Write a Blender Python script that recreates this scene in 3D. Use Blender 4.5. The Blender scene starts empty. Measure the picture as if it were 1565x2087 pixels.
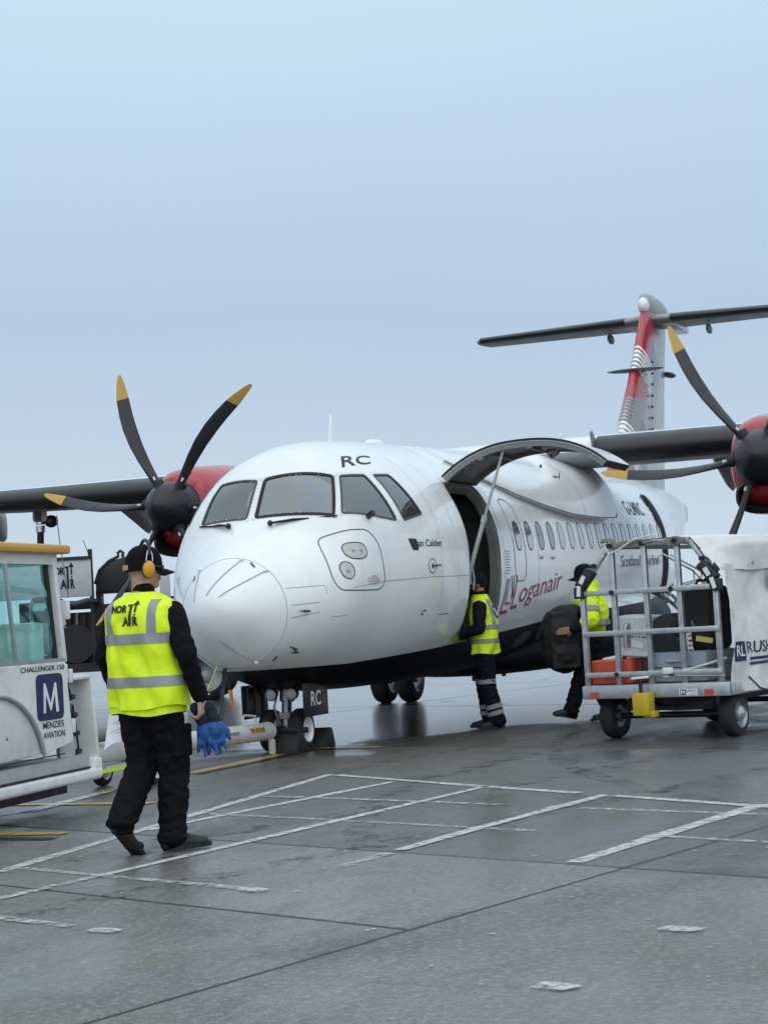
import bpy, bmesh, math, random
import numpy as np
from mathutils import Vector, Matrix, noise
random.seed(7)
scene = bpy.context.scene
C = scene.collection
PI = math.pi
R = math.radians

# ------------------------------------------------------------------ camera
cam_d = bpy.data.cameras.new('camera')
cam = bpy.data.objects.new('camera', cam_d); C.objects.link(cam)
YAW, PITCH, ROLL = R(20.207), R(3.216), R(-3.384)
fw = Vector((math.cos(YAW)*math.cos(PITCH), math.sin(YAW)*math.cos(PITCH), math.sin(PITCH)))
rt = fw.cross(Vector((0, 0, 1))).normalized(); up = rt.cross(fw)
r2 = rt*math.cos(ROLL) + up*math.sin(ROLL); u2 = -rt*math.sin(ROLL) + up*math.cos(ROLL)
cam.matrix_world = Matrix(((r2.x, u2.x, -fw.x, -16.337), (r2.y, u2.y, -fw.y, -7.762), (r2.z, u2.z, -fw.z, 1.275), (0, 0, 0, 1)))
cam_d.sensor_fit = 'VERTICAL'; cam_d.sensor_height = 36.0
cam_d.lens = 3881.86/2087*36.0
cam_d.clip_start = 0.1; cam_d.clip_end = 12000
scene.camera = cam

# ------------------------------------------------------------------ sky, sun, exposure
wd = bpy.data.worlds.new('World'); scene.world = wd; wd.use_nodes = True
nt = wd.node_tree; nt.nodes.clear()
n_out = nt.nodes.new('ShaderNodeOutputWorld')
sky = nt.nodes.new('ShaderNodeTexSky'); sky.sky_type = 'NISHITA'; sky.sun_disc = False
SUN_EL, SUN_AZ = R(42), R(212)
sky.sun_elevation = SUN_EL; sky.sun_rotation = R(90) - SUN_AZ
sky.air_density = 1.5; sky.dust_density = 3.0
b1 = nt.nodes.new('ShaderNodeBackground'); b1.inputs['Strength'].default_value = 0.08
nt.links.new(sky.outputs[0], b1.inputs[0])
tc = nt.nodes.new('ShaderNodeTexCoord'); sp = nt.nodes.new('ShaderNodeSeparateXYZ')
nt.links.new(tc.outputs['Generated'], sp.inputs[0])
nz = nt.nodes.new('ShaderNodeTexNoise'); nz.inputs['Scale'].default_value = 2.2; nz.inputs['Detail'].default_value = 4
mp = nt.nodes.new('ShaderNodeMapping'); mp.inputs['Scale'].default_value = (1, 1, 3)
nt.links.new(tc.outputs['Generated'], mp.inputs[0]); nt.links.new(mp.outputs[0], nz.inputs['Vector'])
ma = nt.nodes.new('ShaderNodeMath'); ma.operation = 'MULTIPLY_ADD'; ma.inputs[1].default_value = 0.07; ma.inputs[2].default_value = -0.035
nt.links.new(nz.outputs['Fac'], ma.inputs[0])
ad = nt.nodes.new('ShaderNodeMath'); ad.operation = 'ADD'; nt.links.new(sp.outputs['Z'], ad.inputs[0]); nt.links.new(ma.outputs[0], ad.inputs[1])
rp = nt.nodes.new('ShaderNodeValToRGB'); nt.links.new(ad.outputs[0], rp.inputs[0])
SKY = [(0.0, (.65, .76, .88)), (.05, (.60, .72, .86)), (.16, (.475, .625, .80)), (.32, (.61, .80, .965)), (1.0, (1.10, 1.25, 1.34))]
el = rp.color_ramp.elements
el[0].position = SKY[0][0]; el[0].color = (*SKY[0][1], 1); el[1].position = 1.0; el[1].color = (*SKY[-1][1], 1)
for p, c_ in SKY[1:-1]:
    e_ = el.new(p); e_.color = (*c_, 1)
b2 = nt.nodes.new('ShaderNodeBackground'); b2.inputs['Strength'].default_value = 1.0
nt.links.new(rp.outputs[0], b2.inputs[0])
mx = nt.nodes.new('ShaderNodeMixShader'); mx.inputs[0].default_value = 0.92
nt.links.new(b1.outputs[0], mx.inputs[1]); nt.links.new(b2.outputs[0], mx.inputs[2]); nt.links.new(mx.outputs[0], n_out.inputs[0])
sl = bpy.data.lights.new('sun', 'SUN'); sl.energy = 1.2; sl.angle = R(110); sl.color = (1, .97, .93)
so = bpy.data.objects.new('sun', sl); C.objects.link(so)
sd = Vector((math.cos(SUN_AZ)*math.cos(SUN_EL), math.sin(SUN_AZ)*math.cos(SUN_EL), math.sin(SUN_EL)))
so.rotation_euler = sd.to_track_quat('Z', 'Y').to_euler(); so.location = (0, 0, 60)
scene.view_settings.view_transform = 'Standard'; scene.view_settings.look = 'None'
scene.view_settings.exposure = 0.0; scene.view_settings.gamma = 1.0; scene.view_settings.use_curve_mapping = False

# ------------------------------------------------------------------ helpers
def lk(t, a, b): t.links.new(a, b)
MATS = {}
def pm(name, col, rough=.5, metal=0.0, var=.12, vscale=6.0, bump=0.0, bscale=40.0, coat=0.0, spec=.5, dirt=0.0, dirtcol=(.08, .075, .065), rvar=.1, trans=0.0, ior=1.45, bdist=.01):
    m = bpy.data.materials.new(name); m.use_nodes = True; t = m.node_tree
    b = t.nodes['Principled BSDF']
    b.inputs['Roughness'].default_value = rough; b.inputs['Metallic'].default_value = metal
    b.inputs['Coat Weight'].default_value = coat; b.inputs['Coat Roughness'].default_value = .08
    b.inputs['Specular IOR Level'].default_value = spec; b.inputs['IOR'].default_value = ior
    b.inputs['Transmission Weight'].default_value = trans
    tc = t.nodes.new('ShaderNodeTexCoord'); n = t.nodes.new('ShaderNodeTexNoise')
    n.inputs['Scale'].default_value = vscale; n.inputs['Detail'].default_value = 6; n.inputs['Roughness'].default_value = .6
    lk(t, tc.outputs['Object'], n.inputs['Vector'])
    r = t.nodes.new('ShaderNodeMapRange'); r.inputs[1].default_value = .3; r.inputs[2].default_value = .7; r.inputs[3].default_value = 1-var; r.inputs[4].default_value = 1+var*.6
    lk(t, n.outputs['Fac'], r.inputs[0])
    mu = t.nodes.new('ShaderNodeVectorMath'); mu.operation = 'SCALE'; mu.inputs[0].default_value = col[:3]
    lk(t, r.outputs[0], mu.inputs['Scale'])
    out = mu.outputs[0]
    if dirt > 0:
        n2 = t.nodes.new('ShaderNodeTexNoise'); n2.inputs['Scale'].default_value = vscale*2.3; n2.inputs['Detail'].default_value = 9; n2.inputs['Roughness'].default_value = .72
        lk(t, tc.outputs['Object'], n2.inputs['Vector'])
        r2_ = t.nodes.new('ShaderNodeMapRange'); r2_.inputs[1].default_value = .5; r2_.inputs[2].default_value = .8; r2_.inputs[4].default_value = dirt
        lk(t, n2.outputs['Fac'], r2_.inputs[0])
        mi = t.nodes.new('ShaderNodeMix'); mi.data_type = 'RGBA'; lk(t, r2_.outputs[0], mi.inputs[0]); lk(t, out, mi.inputs[6]); mi.inputs[7].default_value = (*dirtcol, 1)
        out = mi.outputs[2]
    lk(t, out, b.inputs['Base Color'])
    if rvar:
        rr = t.nodes.new('ShaderNodeMapRange'); rr.inputs[1].default_value = .3; rr.inputs[2].default_value = .7; rr.inputs[3].default_value = max(.02, rough-rvar); rr.inputs[4].default_value = min(1, rough+rvar)
        lk(t, n.outputs['Fac'], rr.inputs[0]); lk(t, rr.outputs[0], b.inputs['Roughness'])
    if bump:
        n3 = t.nodes.new('ShaderNodeTexNoise'); n3.inputs['Scale'].default_value = bscale; n3.inputs['Detail'].default_value = 5
        lk(t, tc.outputs['Object'], n3.inputs['Vector'])
        bp = t.nodes.new('ShaderNodeBump'); bp.inputs['Strength'].default_value = bump; bp.inputs['Distance'].default_value = bdist
        lk(t, n3.outputs['Fac'], bp.inputs['Height']); lk(t, bp.outputs[0], b.inputs['Normal'])
    MATS[name] = m
    return m

class MB:
    def __init__(s): s.v = []; s.f = []; s.m = []
    def add(s, vs, fs, mi=0):
        o = len(s.v); s.v += [tuple(p) for p in vs]; s.f += [tuple(i+o for i in f) for f in fs]; s.m += [mi]*len(fs); return s
    def box(s, c, d, rz=0, M=None, mi=0):
        x, y, z = d[0]/2, d[1]/2, d[2]/2
        vs = [Vector((sx*x, sy*y, sz*z)) for sx in (-1, 1) for sy in (-1, 1) for sz in (-1, 1)]
        if M is None: M = Matrix.Rotation(rz, 3, 'Z')
        vs = [M @ q + Vector(c) for q in vs]
        return s.add(vs, [(0, 1, 3, 2), (4, 6, 7, 5), (0, 4, 5, 1), (2, 3, 7, 6), (0, 2, 6, 4), (1, 5, 7, 3)], mi)
    def beam(s, a, b, w, h, upv=(0, 0, 1), mi=0):
        a = Vector(a); b = Vector(b); d = b-a; L = d.length; x = d.normalized(); u = Vector(upv)
        y = u.cross(x)
        if y.length < 1e-4: y = Vector((0, 1, 0)).cross(x)
        y.normalize(); z = x.cross(y)
        M = Matrix((x, y, z)).transposed()
        return s.box((a+b)/2, (L, w, h), M=M, mi=mi)
    def loft(s, rings, closed=True, cap0=False, cap1=False, mi=0):
        n = len(rings[0]); vs = [p for r_ in rings for p in r_]; fs = []
        for i in range(len(rings)-1):
            for j in range(n if closed else n-1):
                k = (j+1) % n
                fs.append((i*n+j, i*n+k, (i+1)*n+k, (i+1)*n+j))
        if cap0: fs.append(tuple(range(n-1, -1, -1)))
        if cap1: fs.append(tuple((len(rings)-1)*n+j for j in range(n)))
        return s.add(vs, fs, mi)
    def tube(s, path, r, n=10, cap=True, mi=0):
        P = [Vector(p) for p in path]; rs = r if hasattr(r, '__len__') else [r]*len(P)
        T = []
        for i in range(len(P)):
            a = P[max(i-1, 0)]; b = P[min(i+1, len(P)-1)]; T.append((b-a).normalized())
        u = T[0].orthogonal().normalized(); rings = []
        for i in range(len(P)):
            u = (u - T[i]*u.dot(T[i]))
            if u.length < 1e-5: u = T[i].orthogonal()
            u.normalize(); w = T[i].cross(u)
            rings.append([P[i]+(u*math.cos(2*PI*k/n)+w*math.sin(2*PI*k/n))*rs[i] for k in range(n)])
        return s.loft(rings, True, cap, cap, mi)
    def cyl(s, a, b, r0, r1=None, n=20, mi=0, cap=True): return s.tube([a, b], [r0, r0 if r1 is None else r1], n, cap, mi)
    def lathe(s, o, ax, prof, n=24, mi=0, cap=True):
        o = Vector(o); ax = Vector(ax).normalized(); u = ax.orthogonal().normalized(); w = ax.cross(u)
        rings = [[o+ax*t+(u*math.cos(2*PI*k/n)+w*math.sin(2*PI*k/n))*max(r_, 1e-4) for k in range(n)] for t, r_ in prof]
        return s.loft(rings, True, cap, cap, mi)
    def prism(s, poly, vec, mi=0):
        n = len(poly); v = Vector(vec); a = [Vector(p) for p in poly]
        vs = a+[p+v for p in a]
        fs = [tuple(range(n-1, -1, -1)), tuple(range(n, 2*n))]+[(i, (i+1) % n, n+(i+1) % n, n+i) for i in range(n)]
        return s.add(vs, fs, mi)
    def grid(s, fn, nu, nv, mi=0):
        vs = [fn(i/nu, j/nv) for i in range(nu+1) for j in range(nv+1)]
        return s.add(vs, [(i*(nv+1)+j, (i+1)*(nv+1)+j, (i+1)*(nv+1)+j+1, i*(nv+1)+j+1) for i in range(nu) for j in range(nv)], mi)
    def ell(s, c, r, nu=12, nv=8, M=None, mi=0):
        M = M or Matrix.Identity(3); rings = []
        for j in range(nv+1):
            t = -PI/2+PI*j/nv; cr = max(math.cos(t), 1e-3)
            rings.append([Vector(c)+M @ Vector((r[0]*cr*math.cos(2*PI*k/nu), r[1]*cr*math.sin(2*PI*k/nu), r[2]*math.sin(t))) for k in range(nu)])
        return s.loft(rings, True, True, True, mi)
    def build(s, name, mats, parent=None, sharp=38, bev=0, seg=2, flat=False, fix=True, weld=False):
        me = bpy.data.meshes.new(name); me.from_pydata(s.v, [], s.f)
        if not isinstance(mats, (list, tuple)): mats = [mats]
        for m in mats: me.materials.append(m)
        me.polygons.foreach_set('material_index', s.m)
        bm = bmesh.new(); bm.from_mesh(me)
        if weld: bmesh.ops.remove_doubles(bm, verts=bm.verts, dist=1e-4)
        if fix: bmesh.ops.recalc_face_normals(bm, faces=bm.faces)
        if bev: bmesh.ops.bevel(bm, geom=[e for e in bm.edges if e.is_manifold and e.calc_face_angle(0) > R(30)], offset=bev, segments=seg, affect='EDGES', profile=.5, clamp_overlap=True)
        bm.to_mesh(me); bm.free()
        if not flat:
            me.shade_smooth(); me.set_sharp_from_angle(angle=R(sharp))
        return mkobj(name, me, parent)
def mkobj(name, me, parent=None):
    o = bpy.data.objects.new(name, me); C.objects.link(o)
    if parent is not None: o.parent = parent
    return o
def thing(name, label, cat, loc=(0, 0, 0), rz=0, group=None):
    o = bpy.data.objects.new(name, None); C.objects.link(o); o.location = loc; o.rotation_euler = (0, 0, rz); o.empty_display_size = .2
    o['label'] = label; o['category'] = cat
    if group: o['group'] = group
    return o
def tag(o, label, cat, group=None):
    o['label'] = label; o['category'] = cat
    if group: o['group'] = group
    return o
def struct(o, kind='structure'): o['kind'] = kind; return o
def rbox(mb, c, d, r=.02, M=None, mi=0, n=4):
    """box with rounded vertical-section corners (profile in local y-z, extruded along x)"""
    x, y, z = d[0]/2, d[1]/2, d[2]/2; prof = []
    for cy, cz, a0 in ((y-r, z-r, 0), (-y+r, z-r, 90), (-y+r, -z+r, 180), (y-r, -z+r, 270)):
        for k in range(n+1):
            a = R(a0+90*k/n); prof.append((cy+r*math.cos(a), cz+r*math.sin(a)))
    M = M or Matrix.Identity(3); rings = []
    for xx, ins in ((-x, r*.6), (-x+r*.6, 0), (x-r*.6, 0), (x, r*.6)):
        rings.append([Vector(c)+M @ Vector((xx, p[0]*(1-ins/y), p[1]*(1-ins/z))) for p in prof])
    return mb.loft(rings, True, True, True, mi)
def lin(a, b, t): return a+(b-a)*t
def bil(cs, u, v):
    a, b, c_, d = cs
    return a*((1-u)*(1-v))+b*(u*(1-v))+c_*(u*v)+d*((1-u)*v)
_tx = {}
def text_mesh(body, bold=0.0, shear=0.0, cell=None, font_res=3):
    """flat glyph mesh normalised to the unit square"""
    cu = bpy.data.curves.new('glyphs', 'FONT'); cu.body = body; cu.size = 1; cu.offset = bold; cu.shear = shear; cu.resolution_u = font_res; cu.fill_mode = 'FRONT'
    ob = bpy.data.objects.new('glyphs', cu); C.objects.link(ob)
    dg = bpy.context.evaluated_depsgraph_get(); me = bpy.data.meshes.new_from_object(ob.evaluated_get(dg))
    bpy.data.objects.remove(ob); bpy.data.curves.remove(cu)
    bm = bmesh.new(); bm.from_mesh(me); bpy.data.meshes.remove(me)
    bmesh.ops.remove_doubles(bm, verts=bm.verts, dist=1e-5)
    xs = [v.co.x for v in bm.verts]; ys = [v.co.y for v in bm.verts]
    x0, x1, y0, y1 = min(xs), max(xs), min(ys), max(ys)
    for v in bm.verts: v.co = Vector(((v.co.x-x0)/(x1-x0), (v.co.y-y0)/(y1-y0), 0))
    if cell:
        for ax, n in ((0, cell[0]), (1, cell[1])):
            for k in range(1, n):
                p = Vector((0, 0, 0)); p[ax] = k/n; q = Vector((0, 0, 0)); q[ax] = 1
                bmesh.ops.bisect_plane(bm, geom=bm.verts[:]+bm.edges[:]+bm.faces[:], plane_co=p, plane_no=q)
    return bm
def text_on(body, name, mat, parent, corners, snapf=None, off=.004, bold=0.0, shear=0.0, cell=None):
    """text laid over a quad (BL, BR, TR, TL), optionally pushed onto a curved surface"""
    bm = text_mesh(body, bold, shear, cell)
    cs = [Vector(p) for p in corners]
    nrm = (cs[1]-cs[0]).cross(cs[3]-cs[0]).normalized()
    bm.verts.ensure_lookup_table()
    Q = np.array([bil(cs, v.co.x, v.co.y) for v in bm.verts])
    if snapf is not None: Q = snapf(Q, off)
    else: Q = Q+np.array(nrm)*off
    for v, q in zip(bm.verts, Q): v.co = q
    me = bpy.data.meshes.new(name); bm.to_mesh(me); bm.free(); me.materials.append(mat)
    return mkobj(name, me, parent)
# ------------------------------------------------------------------ ground
def ground_mat(name='wet_concrete'):
    m = bpy.data.materials.new(name); m.use_nodes = True; t = m.node_tree; b = t.nodes['Principled BSDF']
    g = t.nodes.new('ShaderNodeNewGeometry')
    def noi(scale, detail=6, rough=.6, stretch=None, dist=0):
        n = t.nodes.new('ShaderNodeTexNoise'); n.inputs['Scale'].default_value = scale; n.inputs['Detail'].default_value = detail; n.inputs['Roughness'].default_value = rough; n.inputs['Distortion'].default_value = dist
        if stretch:
            mp_ = t.nodes.new('ShaderNodeMapping'); mp_.inputs['Rotation'].default_value = (0, 0, R(stretch[0])); mp_.inputs['Scale'].default_value = stretch[1]
            lk(t, g.outputs['Position'], mp_.inputs[0]); lk(t, mp_.outputs[0], n.inputs['Vector'])
        else: lk(t, g.outputs['Position'], n.inputs['Vector'])
        return n.outputs['Fac']
    def rng(s, a, b_, c_, d):
        r = t.nodes.new('ShaderNodeMapRange'); r.inputs[1].default_value = a; r.inputs[2].default_value = b_; r.inputs[3].default_value = c_; r.inputs[4].default_value = d; lk(t, s, r.inputs[0]); return r.outputs[0]
    def mix(f, a, b_):
        x = t.nodes.new('ShaderNodeMix'); x.data_type = 'RGBA'
        if isinstance(f, float): x.inputs[0].default_value = f
        else: lk(t, f, x.inputs[0])
        for k, s in ((6, a), (7, b_)):
            if isinstance(s, tuple): x.inputs[k].default_value = (*s, 1)
            else: lk(t, s, x.inputs[k])
        return x.outputs[2]
    def mth(op, a, b_):
        x = t.nodes.new('ShaderNodeMath'); x.operation = op
        for k, s in ((0, a), (1, b_)):
            if isinstance(s, (int, float)): x.inputs[k].default_value = s
            else: lk(t, s, x.inputs[k])
        return x.outputs[0]
    big = noi(.28, 5, .55); mid = noi(1.3, 8, .65, (22, (1, 2.2, 1))); fine = noi(90, 4, .75); grit = noi(26, 6, .78); mott = noi(7, 7, .75)
    oi = t.nodes.new('ShaderNodeObjectInfo')
    col = mix(rng(mid, .35, .68, 0, 1), (.11, .113, .117), (.21, .211, .208))
    col = mix(rng(big, .40, .58, 0, .95), col, (.145, .115, .085))
    col = mix(rng(mott, .42, .66, 0, .5), col, (.085, .086, .088))
    col = mix(rng(grit, .49, .64, 0, .6), col, (.36, .36, .355))
    col = mix(rng(fine, .47, .62, 0, .7), col, (.035, .035, .036))
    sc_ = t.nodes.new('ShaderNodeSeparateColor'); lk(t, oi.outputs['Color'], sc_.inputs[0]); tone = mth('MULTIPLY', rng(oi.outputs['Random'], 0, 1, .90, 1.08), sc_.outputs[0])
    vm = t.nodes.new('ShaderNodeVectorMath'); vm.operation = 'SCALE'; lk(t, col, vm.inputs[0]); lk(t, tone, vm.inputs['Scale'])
    stain = noi(.9, 7, .7, (70, (1, .6, 1)), 1.2)
    col = mix(rng(stain, .54, .72, 0, .7), vm.outputs[0], (.04, .04, .04))
    lk(t, col, b.inputs['Base Color'])
    wet = noi(.42, 7, .62, (-20, (1, 1.8, 1)), .6)
    sx = t.nodes.new('ShaderNodeSeparateXYZ'); lk(t, g.outputs['Position'], sx.inputs[0])
    pud = rng(mth('ADD', mth('SUBTRACT', mth('MULTIPLY', sx.outputs['X'], 1.0), mth('MULTIPLY', sx.outputs['Y'], -1.35)), mth('MULTIPLY', noi(.8, 5, .6), 3.0)), 2.6, 4.0, 0, .30)   # standing water pooled under the aircraft
    wet = mth('ADD', wet, pud)
    b.inputs['Specular IOR Level'].default_value = .4
    lk(t, rng(wet, .38, .62, .62, .42), b.inputs['Roughness'])
    lk(t, rng(wet, .36, .60, .18, .80), b.inputs['Coat Weight'])
    b.inputs['Coat IOR'].default_value = 1.33
    lk(t, mth('ADD', rng(wet, .40, .70, .42, .05), mth('MULTIPLY', grit, .10)), b.inputs['Coat Roughness'])
    bp = t.nodes.new('ShaderNodeBump'); bp.inputs['Strength'].default_value = .6; bp.inputs['Distance'].default_value = .006
    lk(t, mth('ADD', grit, mth('MULTIPLY', fine, .6)), bp.inputs['Height']); lk(t, bp.outputs[0], b.inputs['Normal'])
    bp2 = t.nodes.new('ShaderNodeBump'); bp2.inputs['Strength'].default_value = .22; bp2.inputs['Distance'].default_value = .01
    lk(t, mth('ADD', noi(5, 4, .6), mth('MULTIPLY', grit, .5)), bp2.inputs['Height']); lk(t, bp2.outputs[0], b.inputs['Coat Normal'])
    return m
M_GROUND = ground_mat()
M_SEAL = pm('joint_sealant', (.012, .012, .012), .55)
apron = struct(MB().add([(-6000, -6000, -.014), (8000, -6000, -.014), (8000, 6000, -.014), (-6000, 6000, -.014)], [(0, 1, 2, 3)]).build('apron_ground', M_GROUND, flat=True))
apron.color = (.42, .42, .42, 1)
# slab lattice: d = along n (normal of the first joint family), q = along m
PN = Vector((.9, -.437, 0)).normalized(); QM = Vector((.27, .963, 0)).normalized()
def dq(d, q):   # solve x.PN = d , x.QM = q
    det = PN.x*QM.y-PN.y*QM.x
    return Vector(((d*QM.y-q*PN.y)/det, (PN.x*q-QM.x*d)/det, 0))
D0, Q0, ST, GAP = -4.05, -7.26, 6.0, .017
seal = MB().add([dq(D0+ST*a+.1, Q0+ST*b_+.1)+Vector((0, 0, -.0035)) for a, b_ in ((-3.97, -4.97), (6.97, -4.97), (6.97, 4.97), (-3.97, 4.97))], [(0, 1, 2, 3)]).build('joint_sealant', M_SEAL, apron, flat=True)
def slab_mesh(d0, d1, q0, q1, org):
    g = GAP; ps = []
    nd, nq = 1, 1
    cs = [dq(d0+g, q0+g), dq(d1-g, q0+g), dq(d1-g, q1-g), dq(d0+g, q1-g)]
    mb = MB(); b_ = .006
    cen = sum(cs, Vector())/4
    inn = [p+(cen-p).normalized()*b_*1.4 for p in cs]
    vs = [p+Vector((0, 0, -.013)) for p in cs]+[p+Vector((0, 0, -.004)) for p in cs]+inn
    vs = [p-org for p in vs]
    fs = [(8, 9, 10, 11)]+[(i, (i+1) % 4, 4+(i+1) % 4, 4+i) for i in range(4)]+[(4+i, 4+(i+1) % 4, 8+(i+1) % 4, 8+i) for i in range(4)]
    me = bpy.data.meshes.new('slab'); me.from_pydata(vs, [], fs); me.materials.append(M_GROUND)
    return me
shared = None
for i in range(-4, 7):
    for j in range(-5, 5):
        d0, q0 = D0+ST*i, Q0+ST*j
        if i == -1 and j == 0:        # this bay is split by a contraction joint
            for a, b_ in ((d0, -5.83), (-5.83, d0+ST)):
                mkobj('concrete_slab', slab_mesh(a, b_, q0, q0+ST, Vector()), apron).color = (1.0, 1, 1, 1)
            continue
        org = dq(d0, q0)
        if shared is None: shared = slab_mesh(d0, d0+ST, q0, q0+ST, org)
        o = mkobj('concrete_slab', shared, apron); o.location = org; o.color = ((1.0 if i < 0 else (.60 if i == 0 else .42)),)*3+(1,)   # slabs beyond the first joint darkened: staining plus the aircraft's painted-in dark reflection

def paint_mat(name, col, wear=.5, scale=9):
    m = bpy.data.materials.new(name); m.use_nodes = True; t = m.node_tree; b = t.nodes['Principled BSDF']
    g = t.nodes.new('ShaderNodeNewGeometry')
    n = t.nodes.new('ShaderNodeTexNoise'); n.inputs['Scale'].default_value = scale; n.inputs['Detail'].default_value = 10; n.inputs['Roughness'].default_value = .78
    lk(t, g.outputs['Position'], n.inputs['Vector'])
    r = t.nodes.new('ShaderNodeMapRange'); r.inputs[1].default_value = wear-.06; r.inputs[2].default_value = wear+.10; r.inputs[3].default_value = 0; r.inputs[4].default_value = .93
    lk(t, n.outputs['Fac'], r.inputs[0])
    n2 = t.nodes.new('ShaderNodeTexNoise'); n2.inputs['Scale'].default_value = 2.1; n2.inputs['Detail'].default_value = 5; lk(t, g.outputs['Position'], n2.inputs['Vector'])
    mi = t.nodes.new('ShaderNodeMix'); mi.data_type = 'RGBA'; mi.inputs[6].default_value = (*[c_*.62 for c_ in col], 1); mi.inputs[7].default_value = (*col, 1); lk(t, n2.outputs['Fac'], mi.inputs[0])
    lk(t, mi.outputs[2], b.inputs['Base Color']); b.inputs['Roughness'].default_value = .38
    tr = t.nodes.new('ShaderNodeBsdfTransparent'); ms = t.nodes.new('ShaderNodeMixShader')
    lk(t, r.outputs[0], ms.inputs[0]); lk(t, tr.outputs[0], ms.inputs[1]); lk(t, b.outputs[0], ms.inputs[2])
    lk(t, ms.outputs[0], t.nodes['Material Output'].inputs[0])
    return m
M_PW = paint_mat('white_line_paint', (.76, .77, .76), .43, 14)
M_PF = paint_mat('faded_white_line_paint', (.68, .69, .69), .49, 14)
M_PY = paint_mat('yellow_line_paint', (.62, .40, .075), .38)
M_PB = bpy.data.materials.new('black_line_paint')
M_PB = paint_mat('black_line_paint', (.02, .02, .02), .36)
def stripe(name, pts, w, mat, z=.004):
    P = [Vector((*p, 0)) for p in pts]; mb = MB(); L = []; Rr = []
    for i in range(len(P)-1):
        a, b_ = P[i], P[i+1]; n = max(1, int((b_-a).length/.4)); d = (b_-a).normalized(); s = Vector((-d.y, d.x, 0))
        for k in range(n+1 if i == len(P)-2 else n):
            p = a.lerp(b_, k/n); w_ = w/2*(1+random.uniform(-.2, .2))
            L.append((p+s*w_).to_tuple()[:2]+(z,)); Rr.append((p-s*w_).to_tuple()[:2]+(z,))
    mb.loft([L, Rr], closed=False)
    return struct(mb.build(name, mat, None, flat=True))
WL = [([(-1.44, -1.66), (-7.11, -1.97)], .095, M_PW), ([(-2.28, -2.53), (-5.25, -1.92)], .085, M_PW),
      ([(-2.83, -3.48), (-4.85, -3.13), (-7.27, -2.72)], .085, M_PW), ([(-7.3, -2.71), (-8.4, -2.5)], .08, M_PF),
      ([(-3.70, -4.58), (-5.47, -4.24), (-6.43, -4.09)], .09, M_PW), ([(-6.55, -4.07), (-7.05, -3.99)], .08, M_PF),
      ([(-4.5, -5.76), (-6.01, -5.43), (-7.0, -5.23)], .11, M_PW),
      ([(-1.52, -1.74), (-2.88, -3.47), (-3.52, -4.35)], .085, M_PW), ([(-3.77, -4.66), (-4.9, -6.15)], .085, M_PW),
      ([(-3.2, -1.86), (-3.53, -2.61), (-4.18, -4.01)], .08, M_PF), ([(-4.48, -4.6), (-5.1, -6.0)], .075, M_PF),
      ([(-4.33, -1.93), (-4.91, -3.15), (-5.64, -4.63)], .075, M_PF), ([(-6.02, -5.5), (-6.4, -6.25)], .07, M_PF),
      ([(-6.97, -2.04), (-7.32, -2.75), (-7.85, -3.9)], .07, M_PF), ([(-8.5, -2.6), (-8.87, -3.43)], .07, M_PF)]
for i, (p, w, m) in enumerate(WL): stripe('white_stand_line', p, w, m, .004+.0006*(i % 5))
for p, w in (([(-.96, -.10), (1.15, -.15)], .15), ([(1.9, .99), (1.57, -1.01)], .13), ([(-3.33, .5), (-3.51, -1.06)], .13), ([(-5.2, .4), (-5.35, -1.38)], .16), ([(-2.41, -.06), (-1.4, -.05)], .12)):
    stripe('yellow_stand_line', p, w, M_PY, .0075)
stripe('black_line_border', [(-5.47, .4), (-5.62, -1.45)], .13, M_PB, .0068); stripe('black_line_border', [(-.98, -.23), (1.1, -.28)], .10, M_PB, .0068)
stripe('black_line_border', [(1.45, -.95), (1.75, .99)], .09, M_PB, .0066)
stripe('white_stand_line', [(-3.95, -.24), (-2.42, -.10)], .13, M_PW, .0078)
M_TYM = paint_mat('tyre_mark_rubber', (.035, .035, .036), .56, 5)
def arcp(cx, cy, r_, a0, a1, n=14): return [(cx+r_*math.cos(R(lin_(a0, a1, k/n))), cy+r_*math.sin(R(lin_(a0, a1, k/n)))) for k in range(n+1)]
lin_ = lambda a, b_, t: a+(b_-a)*t
for i, (p, w) in enumerate(((arcp(-2, -12, 10.4, 60, 118), .20), (arcp(-2, -12, 9.2, 60, 118), .20), (arcp(4, -16, 13.4, 80, 140), .16), ([(-9.5, -1.0), (-3.0, -3.6), (3.0, -5.6)], .22), ([(-10.5, -2.2), (-3.2, -5.0), (3.0, -7.0)], .22))): stripe('tyre_mark', p, w, M_TYM, .0022+.0003*i)
def patch_poly(name, x, y, rx, ry, mat, z, n=14, rot=0):
    ph = random.random()*9; vs = []
    for k in range(n):
        a = 2*PI*k/n; q = .8+.35*noise.noise(Vector((math.cos(a)*1.3+ph, math.sin(a)*1.3, ph)))
        ex = abs(math.cos(a))**.55*math.copysign(1, math.cos(a)); ey = abs(math.sin(a))**.55*math.copysign(1, math.sin(a))
        vs.append((rx*q*ex, ry*q*ey))
    c_, s_ = math.cos(rot), math.sin(rot)
    return [(x+a*c_-b_*s_, y+a*s_+b_*c_, z) for a, b_ in vs]
M_PATCH = paint_mat('white_paint_patch', (.70, .71, .71), .46, 26)
for x, y, rx, ry in ((-7.86, -3.85, .06, .10), (-8.99, -3.66, .06, .10), (-8.94, -6.17, .07, .10), (-10.06, -5.96, .07, .10), (-4.4, -4.44, .10, .06), (-6.01, -5.43, .10, .07), (-6.6, -4.06, .05, .06), (-7.3, -2.72, .06, .06)):
    ps = patch_poly('p', x, y, rx, ry, 0, .0085, 16, R(-24))
    struct(MB().add(ps, [tuple(range(16))]).build('white_paint_patch', M_PATCH, None, flat=True))
mb = MB()
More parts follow.
